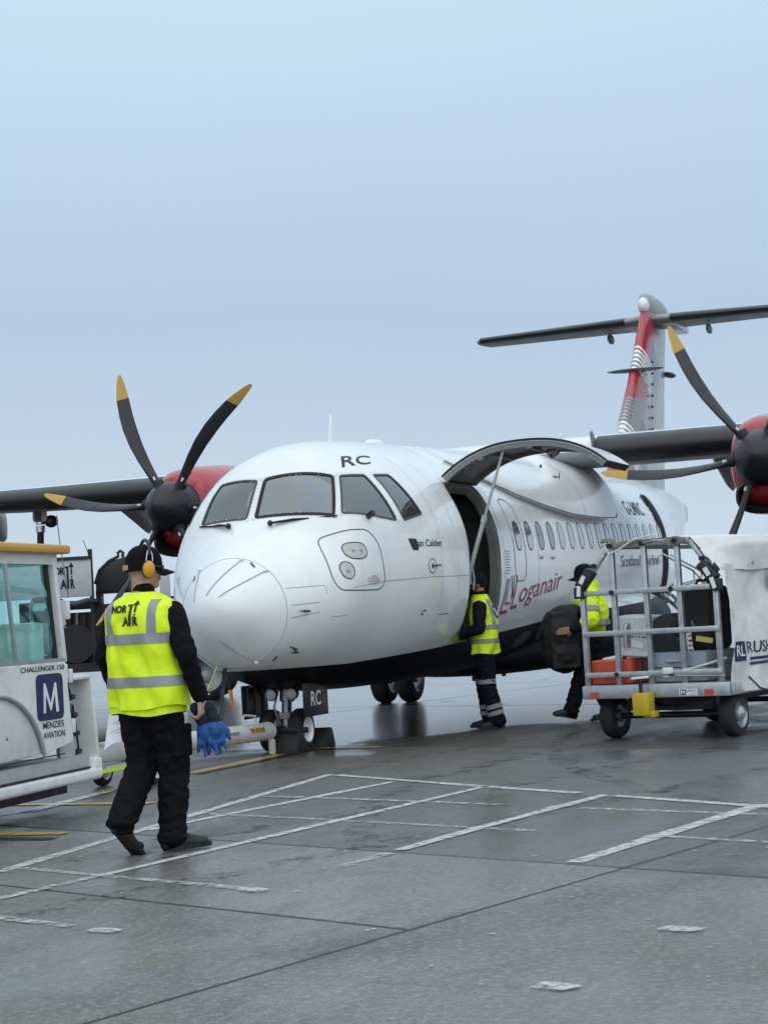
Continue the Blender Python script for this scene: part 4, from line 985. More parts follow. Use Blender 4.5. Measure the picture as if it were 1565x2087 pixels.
zz = lin(2.75, 1.03, .70); a = dr_pt(zz, -.06, lin(X0, X1, .35)); MB().box(a, (.16, .20, .08)).tube([a+V3(-.1, -.1, 0), a+V3(-.08, -.02, -.13), a+V3(.06, .04, -.13), a+V3(.1, .1, 0)], .018, 6).ell(a+V3(0, 0, -.07), (.05, .08, .05), 10, 6).build('door_handle_unit', M_STEEL, cdoor, bev=.01)
zz = lin(2.75, 1.03, .42); s0 = dr_pt(zz, -.06, X0+.06); s1 = port(3.56, 1.62)+V3(.03, .06, 0)
m_ = s0.lerp(s1, .52); M_PIPE = pm('strut_pale_grey', (.42, .43, .42), .38, .2, var=.12, dirt=.2)
MB().cyl(s0, m_, .015, n=12).cyl(m_, s1, .026, n=14).cyl(m_-(s1-s0).normalized()*.03, m_+(s1-s0).normalized()*.05, .034, n=14).ell(s0, (.03, .03, .03), 8, 6).build('door_strut', M_PIPE, cdoor)
M_NET = pm('hold_net', (.33, .34, .33), .6, var=.3, vscale=20)
mb = MB(); random.seed(3)
for q in range(4):
    pts = []
    for k in range(9):
        z = lin(2.55, 1.55, k/8); p = port(3.62, z); pts.append(p+V3(.0+.05*q+random.uniform(-.012, .012), .12+random.uniform(-.02, .02), 0))
    mb.tube(pts, .011, 6)
for k in range(9): z = lin(2.5, 1.6, k/8); p = port(3.62, z); mb.tube([p+V3(-.0, .12, 0), p+V3(.17, .12, .03*(-1)**k)], .01, 5)
p = port(3.60, 1.66); mb.box(p+V3(.04, .06, .05), (.10, .05, .22)).tube([p+V3(.1, .03, .15), p+V3(.13, .02, 0), p+V3(.08, .02, -.12)], .014, 6)
mb.build('cargo_net', M_NET, air)
# sill plate hanging below the opening
MB().add([port(3.36, 1.03)+V3(0, -.05, 0), port(3.56, 1.18)+V3(0, -.03, 0), port(4.1, 1.04)+V3(0, -.12, .0), port(4.1, .98)+V3(0, -.12, 0), port(3.36, 1.01)+V3(0, -.02, -.02)], [(0, 1, 2, 3, 4)]).build('sill_guard', M_ALU, air, flat=True)
# airstair door at the rear
st = MB(); P0 = V3(13.5, -1.55, 1.15)
for q in (0, 1):
    x = 13.5+.62*q; st.beam((x, -1.40, 1.40), (x, -2.55, .22), .05, .14, (1, 0, 0))
air_st = st.build('airstair', M_ALU, air)
for k in range(6): MB().box((13.81, -1.5-.19*k, 1.28-.2*k), (.58, .2, .03)).build('tread', M_STEEL, air_st)
for q in (0, 1):
    x = 13.5+.62*q
    MB().tube([(x, -1.42, 2.05), (x, -1.9, 1.75), (x, -2.55, .98)], .018, 8).tube([(x, -1.9, 1.75), (x, -1.95, .85)], .014, 8).tube([(x, -2.5, 1.05), (x, -2.5, .28)], .014, 8).tube([(x, -1.45, 1.5), (x, -2.0, 1.62)], .012, 6).build('handrail', M_ALU, air_st)
# ------------------------------------------------------------------ ground equipment materials
M_TUG = pm('tug_white_paint', (.74, .75, .72), .4, var=.06, vscale=3, dirt=.45, dirtcol=(.33, .32, .28), coat=.2)
M_TUGD = pm('tug_inner_grey', (.42, .43, .42), .5, var=.12, dirt=.45, dirtcol=(.2, .19, .17))
M_ROOF = pm('tug_roof_yellow', (.62, .33, .045), .42, var=.1, vscale=4, dirt=.3, dirtcol=(.42, .27, .08))
M_NAVY = pm('logo_navy', (.008, .014, .075), .4, var=.04)
M_BPL = pm('black_plastic', (.022, .022, .024), .5, var=.2, bump=.05)
M_SEAT = pm('seat_grey', (.10, .11, .115), .75, var=.2)
M_GALV = pm('galvanised_steel', (.50, .52, .53), .42, .75, var=.18, vscale=14, dirt=.3, dirtcol=(.25, .25, .24))
M_CANV = pm('white_canvas', (.66, .67, .65), .7, var=.12, vscale=3, dirt=.55, dirtcol=(.36, .36, .31), bump=.3, bscale=6, bdist=.02)
M_CYEL = pm('brake_box_yellow', (.56, .40, .02), .5, var=.15, dirt=.4, dirtcol=(.25, .2, .08))
M_REFR = pm('red_reflector', (.50, .07, .03), .3, coat=.6); M_REFO = pm('amber_reflector', (.65, .22, .02), .3, coat=.6)
M_TBW = pm('towbar_white', (.52, .52, .49), .45, var=.08, dirt=.5, dirtcol=(.33, .31, .27))
M_MESHH = pm('braided_hose_grey', (.16, .17, .16), .55, var=.3, vscale=60, bump=.6, bscale=120)
M_TRGREY = pm('truck_panel_grey', (.56, .57, .59), .45, var=.08, dirt=.3, dirtcol=(.25, .25, .25))
M_PAPER = pm('paper', (.75, .77, .80), .7, var=.05)
def glass_mat(name, tint):
    m = bpy.data.materials.new(name); m.use_nodes = True; t = m.node_tree; t.nodes.clear(); o = t.nodes.new('ShaderNodeOutputMaterial')
    tr = t.nodes.new('ShaderNodeBsdfTransparent'); tr.inputs[0].default_value = (*tint, 1); gl = t.nodes.new('ShaderNodeBsdfGlossy'); gl.inputs['Roughness'].default_value = .03; gl.inputs[0].default_value = (.9, 1, 1, 1)
    lw_ = t.nodes.new('ShaderNodeLayerWeight'); pw_ = t.nodes.new('ShaderNodeMath'); pw_.operation = 'POWER'; pw_.inputs[1].default_value = 4.0; lk(t, lw_.outputs['Facing'], pw_.inputs[0]); fr = t.nodes.new('ShaderNodeMath'); fr.operation = 'MULTIPLY_ADD'; fr.inputs[1].default_value = .5; fr.inputs[2].default_value = .035; lk(t, pw_.outputs[0], fr.inputs[0]); mx_ = t.nodes.new('ShaderNodeMixShader'); lk(t, fr.outputs[0], mx_.inputs[0]); lk(t, tr.outputs[0], mx_.inputs[1]); lk(t, gl.outputs[0], mx_.inputs[2]); lk(t, mx_.outputs[0], o.inputs[0]); return m
M_TGLASS = glass_mat('green_tinted_cab_glass', (.76, .93, .91))
def quadxz(x0, x1, z0, z1, y): return [V3(x0, y, z0), V3(x1, y, z0), V3(x1, y, z1), V3(x0, y, z1)]
def m_logo(par, x0, x1, z0, z1, y, nm='company_emblem', r=.05, vec=None):
    """rounded navy square with a white M, lying in the plane y"""
    lp = rounded([V3(x0, y, z0), V3(x1, y, z0), V3(x1, y, z1), V3(x0, y, z1)], r)
    MB().prism([p+V3(0, -.004, 0) for p in lp], (0, .003, 0)).build(nm, M_NAVY, par, flat=True)
    w, h = x1-x0, z1-z0; X = lambda f: x0+w*f; Z = lambda f: z0+h*f; t = .075
    P = [(.22, .16), (.26, .80), (.33, .80), (.50, .36), (.67, .80), (.74, .80), (.80, .16), (.70, .16), (.665, .56), (.52, .20), (.48, .20), (.335, .56), (.30, .16)]
    MB().add([V3(X(a), y-.0055, Z(b_)) for a, b_ in P], [(0, 1, 2, 11, 12), (2, 3, 10, 11), (3, 4, 9, 10), (4, 5, 6, 7, 8), (4, 8, 9)]).build(nm+'_letter', M_WTXT, par, flat=True, fix=False)
def north_air(par, fn, mat, w, name='operator_lettering', off=.004):
    """fn(u, v) maps logo units (0..1 wide, v up) to 3-D"""
    def put(body, u0, u1, v0, v1): text_on(body, name, mat, par, [fn(u0, v0), fn(u1, v0), fn(u1, v1), fn(u0, v1)], None, off, .05)
    put('NOR', 0, .60, .55, .85)
    def poly(pts):
        P = [fn(*p) for p in pts]; n = (P[1]-P[0]).cross(P[-1]-P[0]).normalized()
        MB().add([p+n*off for p in P], [tuple(range(len(P)))]).build(name, mat, par, flat=True, fix=False)
    poly([(.60, .79), (.76, .79), (.76, .86), (.60, .86)]); poly([(.67, .05), (.75, .05), (.75, .79), (.67, .79)])
    put('A', .40, .66, .05, .40); put('R', .80, .98, .05, .40)
    poly([(.83, .55), (.89, .55), (.89, .84), (.83, .84)]); poly([(.75, .83), (.97, .83), (.86, 1.0)]); poly([(.83, .44), (.89, .44), (.89, .50), (.83, .50)])

# ------------------------------------------------------------------ pushback tug
tug = thing('pushback_tug', 'white pushback tug with yellow cab roof and navy M emblem on its side', 'tug', (-3.686, -.73, 0), R(4.28))
def slabz(mb, pts, y0, y1): return mb.prism([V3(s, y0, z) for s, z in pts], (0, y1-y0, 0))
body = slabz(MB(), [(-4.4, .40), (-.90, .475), (-.43, .517), (-.52, 1.11), (-4.4, 1.11)], 0, 2.0).build('cab_body', M_TUG, tug, bev=.012)
# door skin round the wheel arch: proud of the body
AC, AR = (-1.62, .34), .70
arc = [(AC[0]+AR*math.cos(R(a)), AC[1]+AR*math.sin(R(a))*.82) for a in range(12, 169, 6)]
slabz(MB(), [(-.46, .525), (-.535, 1.105), (-2.75, 1.105), (-2.75, .46)]+[p for p in arc[::-1] if p[0] > -2.7]+[(-.90, .475)], -.02, -.001).build('door_skin', M_TUG, tug, bev=.004, seg=1)
MB().tube([V3(p[0], -.022, p[1]) for p in arc], .014, 8).build('wheel_arch_lip', M_TUGD, tug)
MB().box((-1.9, -.012, .45), (2.6, .004, .008)).build('door_gap', M_RUB, tug)
MB().box((-2.1, .06, .36), (3.9, .10, .10)).build('skirt_recess', M_TUGD, tug)
# lower rail and bumper
rl = MB(); rbox(rl, (-2.15, .03, .265), (4.3, .12, .092), .03); rl.build('side_rail', M_TUG, tug)
rl = MB(); rbox(rl, (-.06, 1.0, .30), (.14, 2.05, .17), .03); rl.build('front_bumper', M_TUG, tug)
MB().box((-1.4, -.01, .317), (2.4, .03, .012)).build('step_tread', M_BPL, tug)
# front fender plate with its lamps cable
slabz(MB(), [(-.44, .31), (-.03, .31), (-.115, .975), (-.46, .975)], .10, .13).build('fender_plate', M_TUGD, tug)
slabz(MB(), [(-.055, .30), (-.005, .30), (-.09, .985), (-.13, .985)], -.02, .14).build('fender_edge', M_TUG, tug, bev=.012)
slabz(MB(), [(-.47, .965), (-.10, .965), (-.10, .995), (-.47, .995)], -.02, .16).build('fender_top', M_TUG, tug, bev=.008)
for k in range(4): MB().box((-.225+.025*k*.9, .09, .84-.135*k), (.07, .03, .035)).build('cable_clip', M_BPL, tug, bev=.005)
MB().tube([(-.30, .09, .95), (-.235, .09, .84), (-.20, .09, .70), (-.17, .09, .56), (-.15, .09, .43), (-.32, .09, .36), (-.36, .09, .33)], .007, 6).build('lamp_cable', M_BPL, tug)
MB().tube([(-.44, .09, .77), (-.30, .08, .78), (-.27, .08, .73), (-.33, .09, .66), (-.43, .09, .67)], .010, 6).build('hydraulic_hose', M_BPL, tug)
MB().cyl((-.45, .08, .80), (-.26, .08, .80), .022, n=10).build('hinge_pin', M_ALU, tug)
# cab frame
def post(a, b_, w=.05): return MB().beam(V3(*a), V3(*b_), w, .06, (0, 1, 0))
MB().beam((-.60, .03, 1.88), (-.49, .03, 1.10), .06, .065, (0, 1, 0)).build('front_pillar', M_TUG, tug, bev=.008)
MB().beam((-.60, 1.97, 1.88), (-.49, 1.97, 1.10), .06, .065, (0, 1, 0)).build('front_pillar', M_TUG, tug, bev=.008)
MB().beam((-2.9, .03, 1.88), (-2.9, .03, 1.10), .06, .10, (0, 1, 0)).build('rear_pillar', M_TUG, tug, bev=.008)
MB().beam((-2.9, 1.97, 1.88), (-2.9, 1.97, 1.10), .06, .10, (0, 1, 0)).build('rear_pillar', M_TUG, tug, bev=.008)
MB().box((-1.75, .03, 1.845), (2.4, .06, .075)).box((-1.75, 1.97, 1.845), (2.4, .06, .075)).box((-.60, 1.0, 1.845), (.06, 1.9, .075)).box((-2.9, 1.0, 1.845), (.06, 1.9, .075)).build('roof_frame', M_TUG, tug)
MB().box((-1.7, .02, 1.118), (2.4, .05, .03)).build('window_sill', M_ALU, tug)
MB().beam((-1.335, .015, 1.81), (-1.235, .015, 1.13), .03, .022, (0, 1, 0)).build('window_bar', M_ALU, tug)
slabz(MB(), [(-2.86, 1.13), (-.555, 1.13), (-.635, 1.81), (-2.86, 1.81)], .045, .049).build('side_glass', M_TGLASS, tug, flat=True)
slabz(MB(), [(-2.86, 1.13), (-.555, 1.13), (-.635, 1.81), (-2.86, 1.81)], 1.951, 1.955).build('side_glass', M_TGLASS, tug, flat=True)
slabz(MB(), [(-.585, 1.13), (-.535, 1.13), (-.63, 1.81), (-.68, 1.81)], .036, .044).build('window_rubber', M_RUB, tug, flat=True)
MB().add([(-.52, .07, 1.13), (-.52, 1.93, 1.13), (-.60, 1.93, 1.81), (-.60, .07, 1.81)], [(0, 1, 2, 3)]).build('windscreen', M_TGLASS, tug, flat=True)
rf = MB(); rf.box((-1.78, 1.0, 1.915), (2.62, 2.16, .065)); rf.build('cab_roof', M_ROOF, tug, bev=.02)
MB().box((-1.7, 1.0, 1.86), (2.2, 1.8, .02)).build('roof_lining', M_TUGD, tug)
# inside of the cab
st_ = MB(); rbox(st_, (-1.12, .75, 1.22), (.14, .50, .56), .05); rbox(st_, (-1.0, .75, 1.0), (.5, .5, .14), .05); st_.build('driver_seat', M_SEAT, tug)
MB().box((-1.9, 1.80, 1.30), (2.3, .04, .42)).build('far_door_panel', M_TUG, tug); MB().box((-2.6, 1.0, 1.15), (.05, 1.8, .2)).build('cab_partition', M_TUG, tug); MB().box((-1.6, .95, 1.06), (2.0, 1.7, .03)).build('cab_floor', M_TUGD, tug)
mb = MB(); rbox(mb, (-.95, 1.35, 1.30), (.40, .55, .40), .06); mb.build('control_console', M_TUG, tug)
MB().beam((-1.55, .5, 1.8), (-.75, .9, 1.15), .03, .05).build('grab_rail', M_BPL, tug)
MB().box((-.70, 1.0, 1.235), (.2, 1.8, .33)).build('dashboard', M_TUG, tug, bev=.03); MB().box((-.815, .42, 1.22), (.012, .10, .24)).build('dash_panel', M_SEAT, tug)
MB().tube([V3(-.90+.06*math.sin(a)*.4, .75+.18*math.cos(a), 1.28+.17*math.sin(a)) for a in [2*PI*k/20 for k in range(21)]], .014, 8).build('steering_wheel', M_BPL, tug)
# mirrors, brackets
mi_ = MB(); rbox(mi_, (-.20, .30, 1.36), (.08, .20, .46), .05); mi_.build('mirror_housing', M_BPL, tug)
mg_ = MB(); rbox(mg_, (-.245, .30, 1.36), (.012, .165, .41), .04); mg_.build('mirror_glass', pm('mirror_glass', (.55, .57, .58), .05, 1.0, rvar=0), tug)
MB().tube([(-.50, .06, 1.50), (-.34, .16, 1.55), (-.20, .26, 1.53), (-.18, .3, 1.45)], .014, 8).tube([(-.48, .06, 1.12), (-.3, .22, 1.05), (-.19, .3, 1.14)], .014, 8).build('mirror_arm', M_BPL, tug)
mb = MB(); rbox(mb, (-.34, .62, 1.10), (.22, .34, .34), .05); mb.build('bonnet_box', M_BPL, tug)
for c__, d__ in (((-.42, .03, 1.48), (.05, .09, .14)), ((-.505, .012, 1.02), (.05, .05, .14))): MB().box(c__, d__).build('mirror_bracket', M_TUG, tug, bev=.01)
for z in (1.0, .64): MB().box((-.455+.02*(1-z), -.018, z), (.045, .02, .10)).build('door_hinge', M_TUG, tug, bev=.006)
MB().ell((-.34, .45, 1.07), (.02, .02, .02), 8, 6).build('tail_lamp', M_REFR, tug)
MB().box((-2.1, 1.0, .26), (3.9, 1.6, .26)).build('chassis', M_BPL, tug)
for s_, y in ((-2.5, .3), (-2.5, 1.70), (-4.1, .3), (-4.1, 1.7)): wheel(tug, (s_, y, .34), .34, .24, M_TUGD)
m_logo(tug, -1.025, -.605, .705, 1.03, -.021, r=.06)
text_on('CHALLENGER 150', 'model_lettering', M_BTXT, tug, quadxz(-1.245, -.565, 1.052, 1.088, -.021), None, .003, .012)
text_on('MENZIES', 'company_lettering', M_BTXT, tug, quadxz(-.945, -.615, .647, .693, -.021), None, .003, .008)
text_on('AVIATION', 'company_lettering', M_BTXT, tug, quadxz(-.945, -.605, .578, .624, -.021), None, .003, .008)
MB().ell((-1.45, -.003, .62), (.012, .006, .012), 8, 6).build('body_bolt', M_STEEL, tug)

# ------------------------------------------------------------------ tow bar
tb = thing('tow_bar', 'white steel tow bar with yellow code plate joined to the nose wheels', 'tow bar', (0, 0, 0))
za = lambda x: .236+(.31-.236)*(1.04-x)/3.39
MB().cyl((1.02, .0, za(1.02)), (-2.45, .0, za(-2.45)), .088, n=24).build('tube', M_TBW, tb)
MB().cyl((1.02, 0, za(1.02)), (1.06, 0, za(1.06)), .092, n=24).cyl((.55, 0, za(.55)), (.58, 0, za(.58)), .091, n=24).build('collar', M_TBW, tb)
MB().box((1.22, 0, .215), (.36, .10, .10)).beam((1.30, -.20, .21), (1.30, .20, .21), .05, .08).beam((1.32, -.19, .21), (1.50, -.24, .21), .03, .06).beam((1.32, .19, .21), (1.50, .24, .21), .03, .06).build('tow_head', M_BLK, tb, bev=.01)
MB().box((.98, -.07, .085), (.07, .05, .15)).build('rest_leg', M_TBW, tb, bev=.008)
MB().tube([(.42, -.03, za(.42)+.08), (.42, -.03, za(.42)+.17), (.46, -.03, za(.42)+.18), (.70, -.03, za(.6)+.16), (.72, -.03, za(.7)+.08)], .012, 8).build('lift_handle', M_TBW, tb)
MB().tube([(-2.45, 0, .31), (-2.9, 0, .34), (-3.45, .15, .36)], [.088, .06, .05], 16).box((-3.55, .2, .36), (.25, .14, .10)).build('tow_eye', M_TBW, tb)
MB().box((-2.2, 0, .19), (.5, .22, .03)).beam((-1.95, 0, .28), (-1.9, 0, .15), .05, .05).build('axle_bracket', M_TBW, tb)
for y in (-.24, .24): wheel(tb, (-1.9, y, .14), .14, .09, M_TBW)
def on_bar(x, a, r_=.0895): return V3(x, -r_*math.cos(a), za(x)+r_*math.sin(a))
def bar_text(body, x0, x1, a0, a1, mat, nm):
    bm = text_mesh(body, .012, 0, (1, 5)); me = bpy.data.meshes.new(nm)
    for v in bm.verts: v.co = on_bar(lin(x0, x1, v.co.x), lin(a0, a1, v.co.y), .0925)
    bm.to_mesh(me); bm.free(); me.materials.append(mat); return mkobj(nm, me, tb)
bar_text('ATR42', -.28, -.06, .02, .38, M_BTXT, 'bar_lettering'); bar_text('ATR72', -.02, .20, .02, .38, M_BTXT, 'bar_lettering')
MB().grid(lambda u, v: on_bar(lin(.47, .80, u), lin(.0, .62, v), .0905), 1, 6).build('code_plate', M_YEL, tb)
bar_text('015123', .49, .78, .12, .50, M_BTXT, 'plate_lettering')
MB().tube([(-2.6, -.02, .45), (-2.35, -.12, .47), (-2.1, -.14, .56), (-1.98, -.12, .60)], .055, 14).build('braided_hose', M_MESHH, tb)
MB().tube([(-2.3, -.1, .46), (-2.0, -.12, .38), (-1.75, -.1, .40), (-1.6, -.05, .36)], .012, 8).build('hydraulic_line', M_BPL, tb)
MB().box((-2.45, -.13, .175), (.85, .012, .03)).build('hi_visibility_strip', pm('hi_vis_strip', (.55, .80, .04), .5), tb)

# ------------------------------------------------------------------ hanging cord and pin flag
cord = MB().tube([(.40, .205, .915), (.37, .25, .80), (.34, .30, .685), (.335, .305, .66), (.35, .295, .648), (.36, .28, .66)], .008, 6).build('steering_pin_cord', pm('cord_yellow', (.60, .62, .16), .6), None)
tag(cord, 'thin pale yellow cord with hook hanging under the aircraft nose', 'cord')
fl = thing('pin_streamer', 'black strap with a small orange tag hanging under the aircraft nose', 'streamer', (.5, .16, 0))
MB().grid(lambda u, v: V3(-.02-.13*u*u, .03*math.sin(u*3)+(v-.5)*.045, .89-.52*u), 12, 1).build('strap', M_BLK, fl, flat=True)
MB().grid(lambda u, v: V3(-.06+.03*u, -.06-.02*u+(v-.5)*(.05-.035*u), .68-.24*u), 6, 2).build('tag', pm('orange_tag', (.52, .20, .045), .6, var=.25, vscale=20), fl)
MB().tube([(-.02, 0, .89), (-.05, -.03, .78), (-.06, -.06, .68)], .006, 6).build('tag_string', M_BPL, fl)

# ------------------------------------------------------------------ wheel chocks
def chock(loc, rz, label):
    t = thing('wheel_chock', label, 'chock', loc, rz)
    MB().prism([(-.16, -.16, 0), (.16, -.16, 0), (.11, -.16, .12), (.02, -.16, .20), (-.08, -.16, .20), (-.14, -.16, .08)], (0, .32, 0)).build('block', M_RUB, t, bev=.015)
    MB().tube([(.0, -.16, .12), (.02, -.22, .10), (.12, -.25, .02), (.2, -.22, .012)], .010, 6).build('rope', M_BPL, t)
chock((1.17, -.16, 0), 0, 'black rubber chock in front of the nose wheels'); chock((1.86, -.17, 0), PI, 'black rubber chock behind the nose wheels')

# ------------------------------------------------------------------ fuel truck far behind
ft = thing('fuel_truck', 'dark fuel truck with grey lettered panel parked beyond the propeller', 'truck', (15.0, 8.79, 0), R(-69.6))
PX = lambda px: (px-270)/111.0
MB().box((PX(60), 0, .72), (5.6, 1.6, .16)).build('chassis', M_BPL, ft)
for px in (422, -60, -180): 
    for y in (-.75, .9): wheel(ft, (PX(px), y, .44), .44, .28, M_STEEL)
# fender and cab block towards the nose
MB().box((PX(395), .2, 1.25), (1.5, 1.9, .95)).box((PX(400), .2, .85), (.9, 1.95, .3)).build('rear_body', M_BPL, ft, bev=.05)
MB().box((PX(15), -.78, 2.34), (3.35, .05, .68)).build('side_panel', M_TRGREY, ft, bev=.006)
MB().box((PX(15), -.79, 2.70), (3.38, .09, .055)).box((PX(200), -.76, 1.8), (.07, .08, 2.1)).box((PX(100), -.70, 1.8), (.07, .08, 2.0)).build('panel_frame', M_BPL, ft)
north_air(ft, lambda u, v: V3(PX(118)+u*.46, -.807, 2.13+v*.50), M_BTXT, .42)
MB().tube([(PX(198), -.74, 2.72), (PX(187), -.74, 3.02)], .007, 5).build('whip_aerial', M_BPL, ft)
MB().box((PX(150), .0, 1.25), (1.05, .8, .95)).box((PX(150), -.3, 1.86), (1.0, .5, .16)).box((PX(80), .1, 1.35), (.6, 1.2, 1.2)).build('pump_cabinet', M_BPL, ft, bev=.03)
for k in range(5): MB().tube([(PX(112+16*k), -.45, .8), (PX(114+16*k), -.52, 1.2), (PX(118+15*k), -.45, 1.72)], .03+.008*(k % 3), 8).build('pipe', M_STEEL if k % 2 else M_BPL, ft)
MB().lathe((PX(160), -.6, 1.15), (0, 1, 0), [(0, .34), (.03, .36), (.05, .22), (.30, .22), (.32, .36), (.35, .34)], 28).build('hose_reel', M_BPL, ft)
MB().ell((PX(130), -.5, 1.55), (.10, .03, .10), 16, 8).ell((PX(142), -.5, 1.42), (.06, .03, .06), 12, 8).build('gauge', M_WTXT, ft)
cw = [(-.60, 2.05), (-.60, 2.22), (-.50, 2.46), (-.30, 2.62), (.0, 2.70), (.02, 2.05)]
MB().prism([V3(a, -.5, z) for a, z in cw], (0, .9, 0)).build('cowl', M_BPL, ft, bev=.03)
MB().tube([(-.61, -.48, 2.22), (-.52, -.48, 2.46), (-.34, -.48, 2.62), (-.16, -.48, 2.70), (-.17, -.48, 2.76), (-.12, -.48, 2.80), (-.07, -.48, 2.76), (-.09, -.48, 2.68)], .03, 8).build('cowl_rail', M_BPL, ft)
MB().box((-.56, -.3, 1.5), (.10, .3, 1.2)).box((-.2, -.2, 1.55), (.9, .6, .6)).box((PX(300), 0, 1.55), (1.1, .7, .75)).beam((-.3, -.5, 1.85), (.05, -.5, 2.3), .06, .06).build('support_frame', M_BPL, ft)
MB().box((PX(342), -.4, 2.05), (.16, .3, .75)).build('exhaust_box', M_TRGREY, ft, bev=.02)
# hose up to the wing
hz = thing('refuelling_hose', 'black refuelling hose with metal coupling plugged under the far wing', 'hose', (9.9, 7.66, 0))
hp = [(0, 0, 2.98), (.0, 0.01, 2.8), (.02, .0, 2.5), (.1, .03, 2.2), (.5, .1, 1.9), (1.5, .4, 1.8), (3.2, 1.0, 1.9), (4.6, 1.6, 1.9)]
MB().tube(hp, .055, 12).build('hose', M_RUB, hz)
MB().cyl((0, 0, 2.96), (0, 0, 3.06), .075, n=16).cyl((0, 0, 3.08), (0, 0, 3.12), .07, n=16).build('coupling', M_ALU, hz); MB().cyl((0, 0, 3.12), (0, 0, 3.34), .085, n=16).ell((.05, -.17, 3.12), (.11, .11, .10), 12, 8).cyl((0, 0, 3.15), (.05, -.15, 3.13), .05, n=10).build('nozzle', M_BLK, hz)
MB().prism(rounded([V3(-.06, .10, 3.12), V3(-.06, -.16, 3.12), V3(-.06, -.14, 3.42), V3(-.06, .08, 3.42)], .06), (.02, 0, 0)).build('access_flap', M_GREYW, hz, flat=True)
MB().tube([(.0, -.30, 3.2), (.0, -.33, 2.8), (.05, -.36, 2.3), (.1, -.38, 1.9)], .009, 5).build('bonding_cable', M_STEEL, hz)

# ------------------------------------------------------------------ baggage cart
cart = thing('baggage_cart', 'galvanised open-sided baggage cart with white canvas cover loaded with suitcases', 'cart', (1.571, -3.96, 0), R(-15))
XE = -.30; LEN = 2.9
BP = [-.71, -.372, -.03, .314, .68]
MB().box((LEN/2+XE-.02, 0, .50), (LEN, 1.46, .05)).build('deck', M_GALV, cart)
for y, nm in ((-.74, 'side_rail'), (.74, 'side_rail')): MB().box((LEN/2+XE, y, .46), (LEN+.1, .05, .12)).build(nm, M_GALV, cart, bev=.006)
MB().box((XE-.03, 0, .46), (.05, 1.53, .125)).build('end_rail', M_GALV, cart, bev=.006)
for k, b_ in enumerate(BP):
    zt = 1.46 if k in (0, 4) else 1.83
    MB().box((XE-.02, -b_, (.52+zt)/2), (.05, .05, zt-.52)).build('post', M_GALV, cart, bev=.006)
for z in (1.40, 1.015, .625): MB().box((XE-.062, .0, z), (.03, 1.42, .05)).build('cross_rail', M_GALV, cart, bev=.005)
MB().beam((XE-.02, .40, 1.84), (XE-.02, -.45, 1.845), .05, .055).build('top_rail', M_GALV, cart, bev=.006)
MB().beam((XE-.02, .715, 1.45), (XE-.02, .40, 1.835), .05, .045).build('corner_brace', M_GALV, cart, bev=.006); MB().beam((XE-.02, -.70, 1.47), (XE-.02, -.45, 1.84), .05, .045).build('corner_brace', M_GALV, cart, bev=.006)
for y, z in ((.372, 1.84), (.03, 1.84), (-.314, 1.845), (.372, 1.40), (-.25, 1.40), (.372, .625), (-.2, .62), (.55, 1.66), (-.58, 1.66)): MB().cyl((XE-.085, y, z), (XE-.045, y, z), .024, n=12).build('bolt', M_BLK, cart)
# corner clips with black pads
for y, s_ in ((.72, 1), (-.70, -1)):
    MB().beam((XE-.05, y, 1.20+.16), (XE-.05, y, 1.47), .10, .10, (1, 0, 0)).beam((XE-.05, y, 1.46), (XE-.05, y-s_*.14, 1.62), .10, .10, (1, 0, 0)).build('corner_pad', M_BPL, cart, bev=.012)
    MB().beam((XE-.105, y-.01, 1.38), (XE-.105, y-s_*.02, 1.48), .035, .02, (1, 0, 0)).beam((XE-.105, y-s_*.04, 1.5), (XE-.105, y-s_*.08, 1.57), .04, .02, (1, 0, 0)).build('pad_label', M_WTXT, cart)
# far end frame
for b_ in (-.71, -.24, .24, .71): MB().box((LEN+XE-.05, b_, 1.0), (.05, .05, 1.0)).build('post', M_GALV, cart)
for y in (.72, -.72):
    for x in (.9, 1.8): 
        if y > 0: continue
        MB().box((x, y, 1.0), (.05, .05, .95)).build('side_post', M_GALV, cart)
for z in (1.83,): MB().beam((XE, .40, z), (LEN+XE, .40, z), .04, .04).beam((XE, -.44, z), (LEN+XE, -.44, z), .04, .04).build('roof_bar', M_GALV, cart)
# canvas: roof, valance and closed near side
def wv(x, z, a=.02): return a*noise.noise(Vector((x*2.1, z*2.7, 3.1)))+a*.5*noise.noise(Vector((x*6, z*5, 1.7)))
def roof(u, v):
    x = lin(XE-.03, LEN+XE, u); y = lin(.46, -.80, v); prof_ = [(.46, 1.83), (.40, 1.885), (-.45, 1.895), (-.66, 1.66), (-.80, 1.50)]
    t = v*4; i = min(3, int(t)); q = t-i; yy = lin(prof_[i][0], prof_[i+1][0], q); zz = lin(prof_[i][1], prof_[i+1][1], q)
    if i < 3 or True: zz += .02*noise.noise(Vector((x*2.5, yy*3, 0)))*(1 if u > .02 else .5)
    return V3(x, yy+wv(x, zz, .015)*(1 if i >= 2 else 0), zz)
def roof2(u, v):
    """near side of the roof runs straight out, then hangs as a valance"""
    x = lin(XE-.04, LEN+XE, u); pr_ = [(.44, 1.86), (-.30, 1.90), (-.76, 1.86), (-.80, 1.80), (-.805, 1.54)]
    t = v*4; i = min(3, int(t)); q = t-i; yy = lin(pr_[i][0], pr_[i+1][0], q); zz = lin(pr_[i][1], pr_[i+1][1], q)
    fr_ = [(.44, 1.86), (-.20, 1.885), (-.47, 1.86), (-.62, 1.70), (-.755, 1.54)]
    if u < .16: k = (1-u/.16)**1.3; yy = lin(yy, lin(fr_[i][0], fr_[i+1][0], q), k); zz = lin(zz, lin(fr_[i][1], fr_[i+1][1], q), k)
    return V3(x, yy-wv(x, zz, .03), zz+.015*noise.noise(Vector((x*3, yy*3, 0))))
cv = MB().grid(roof2, 40, 32).build('canvas_roof', M_CANV, cart, 70)
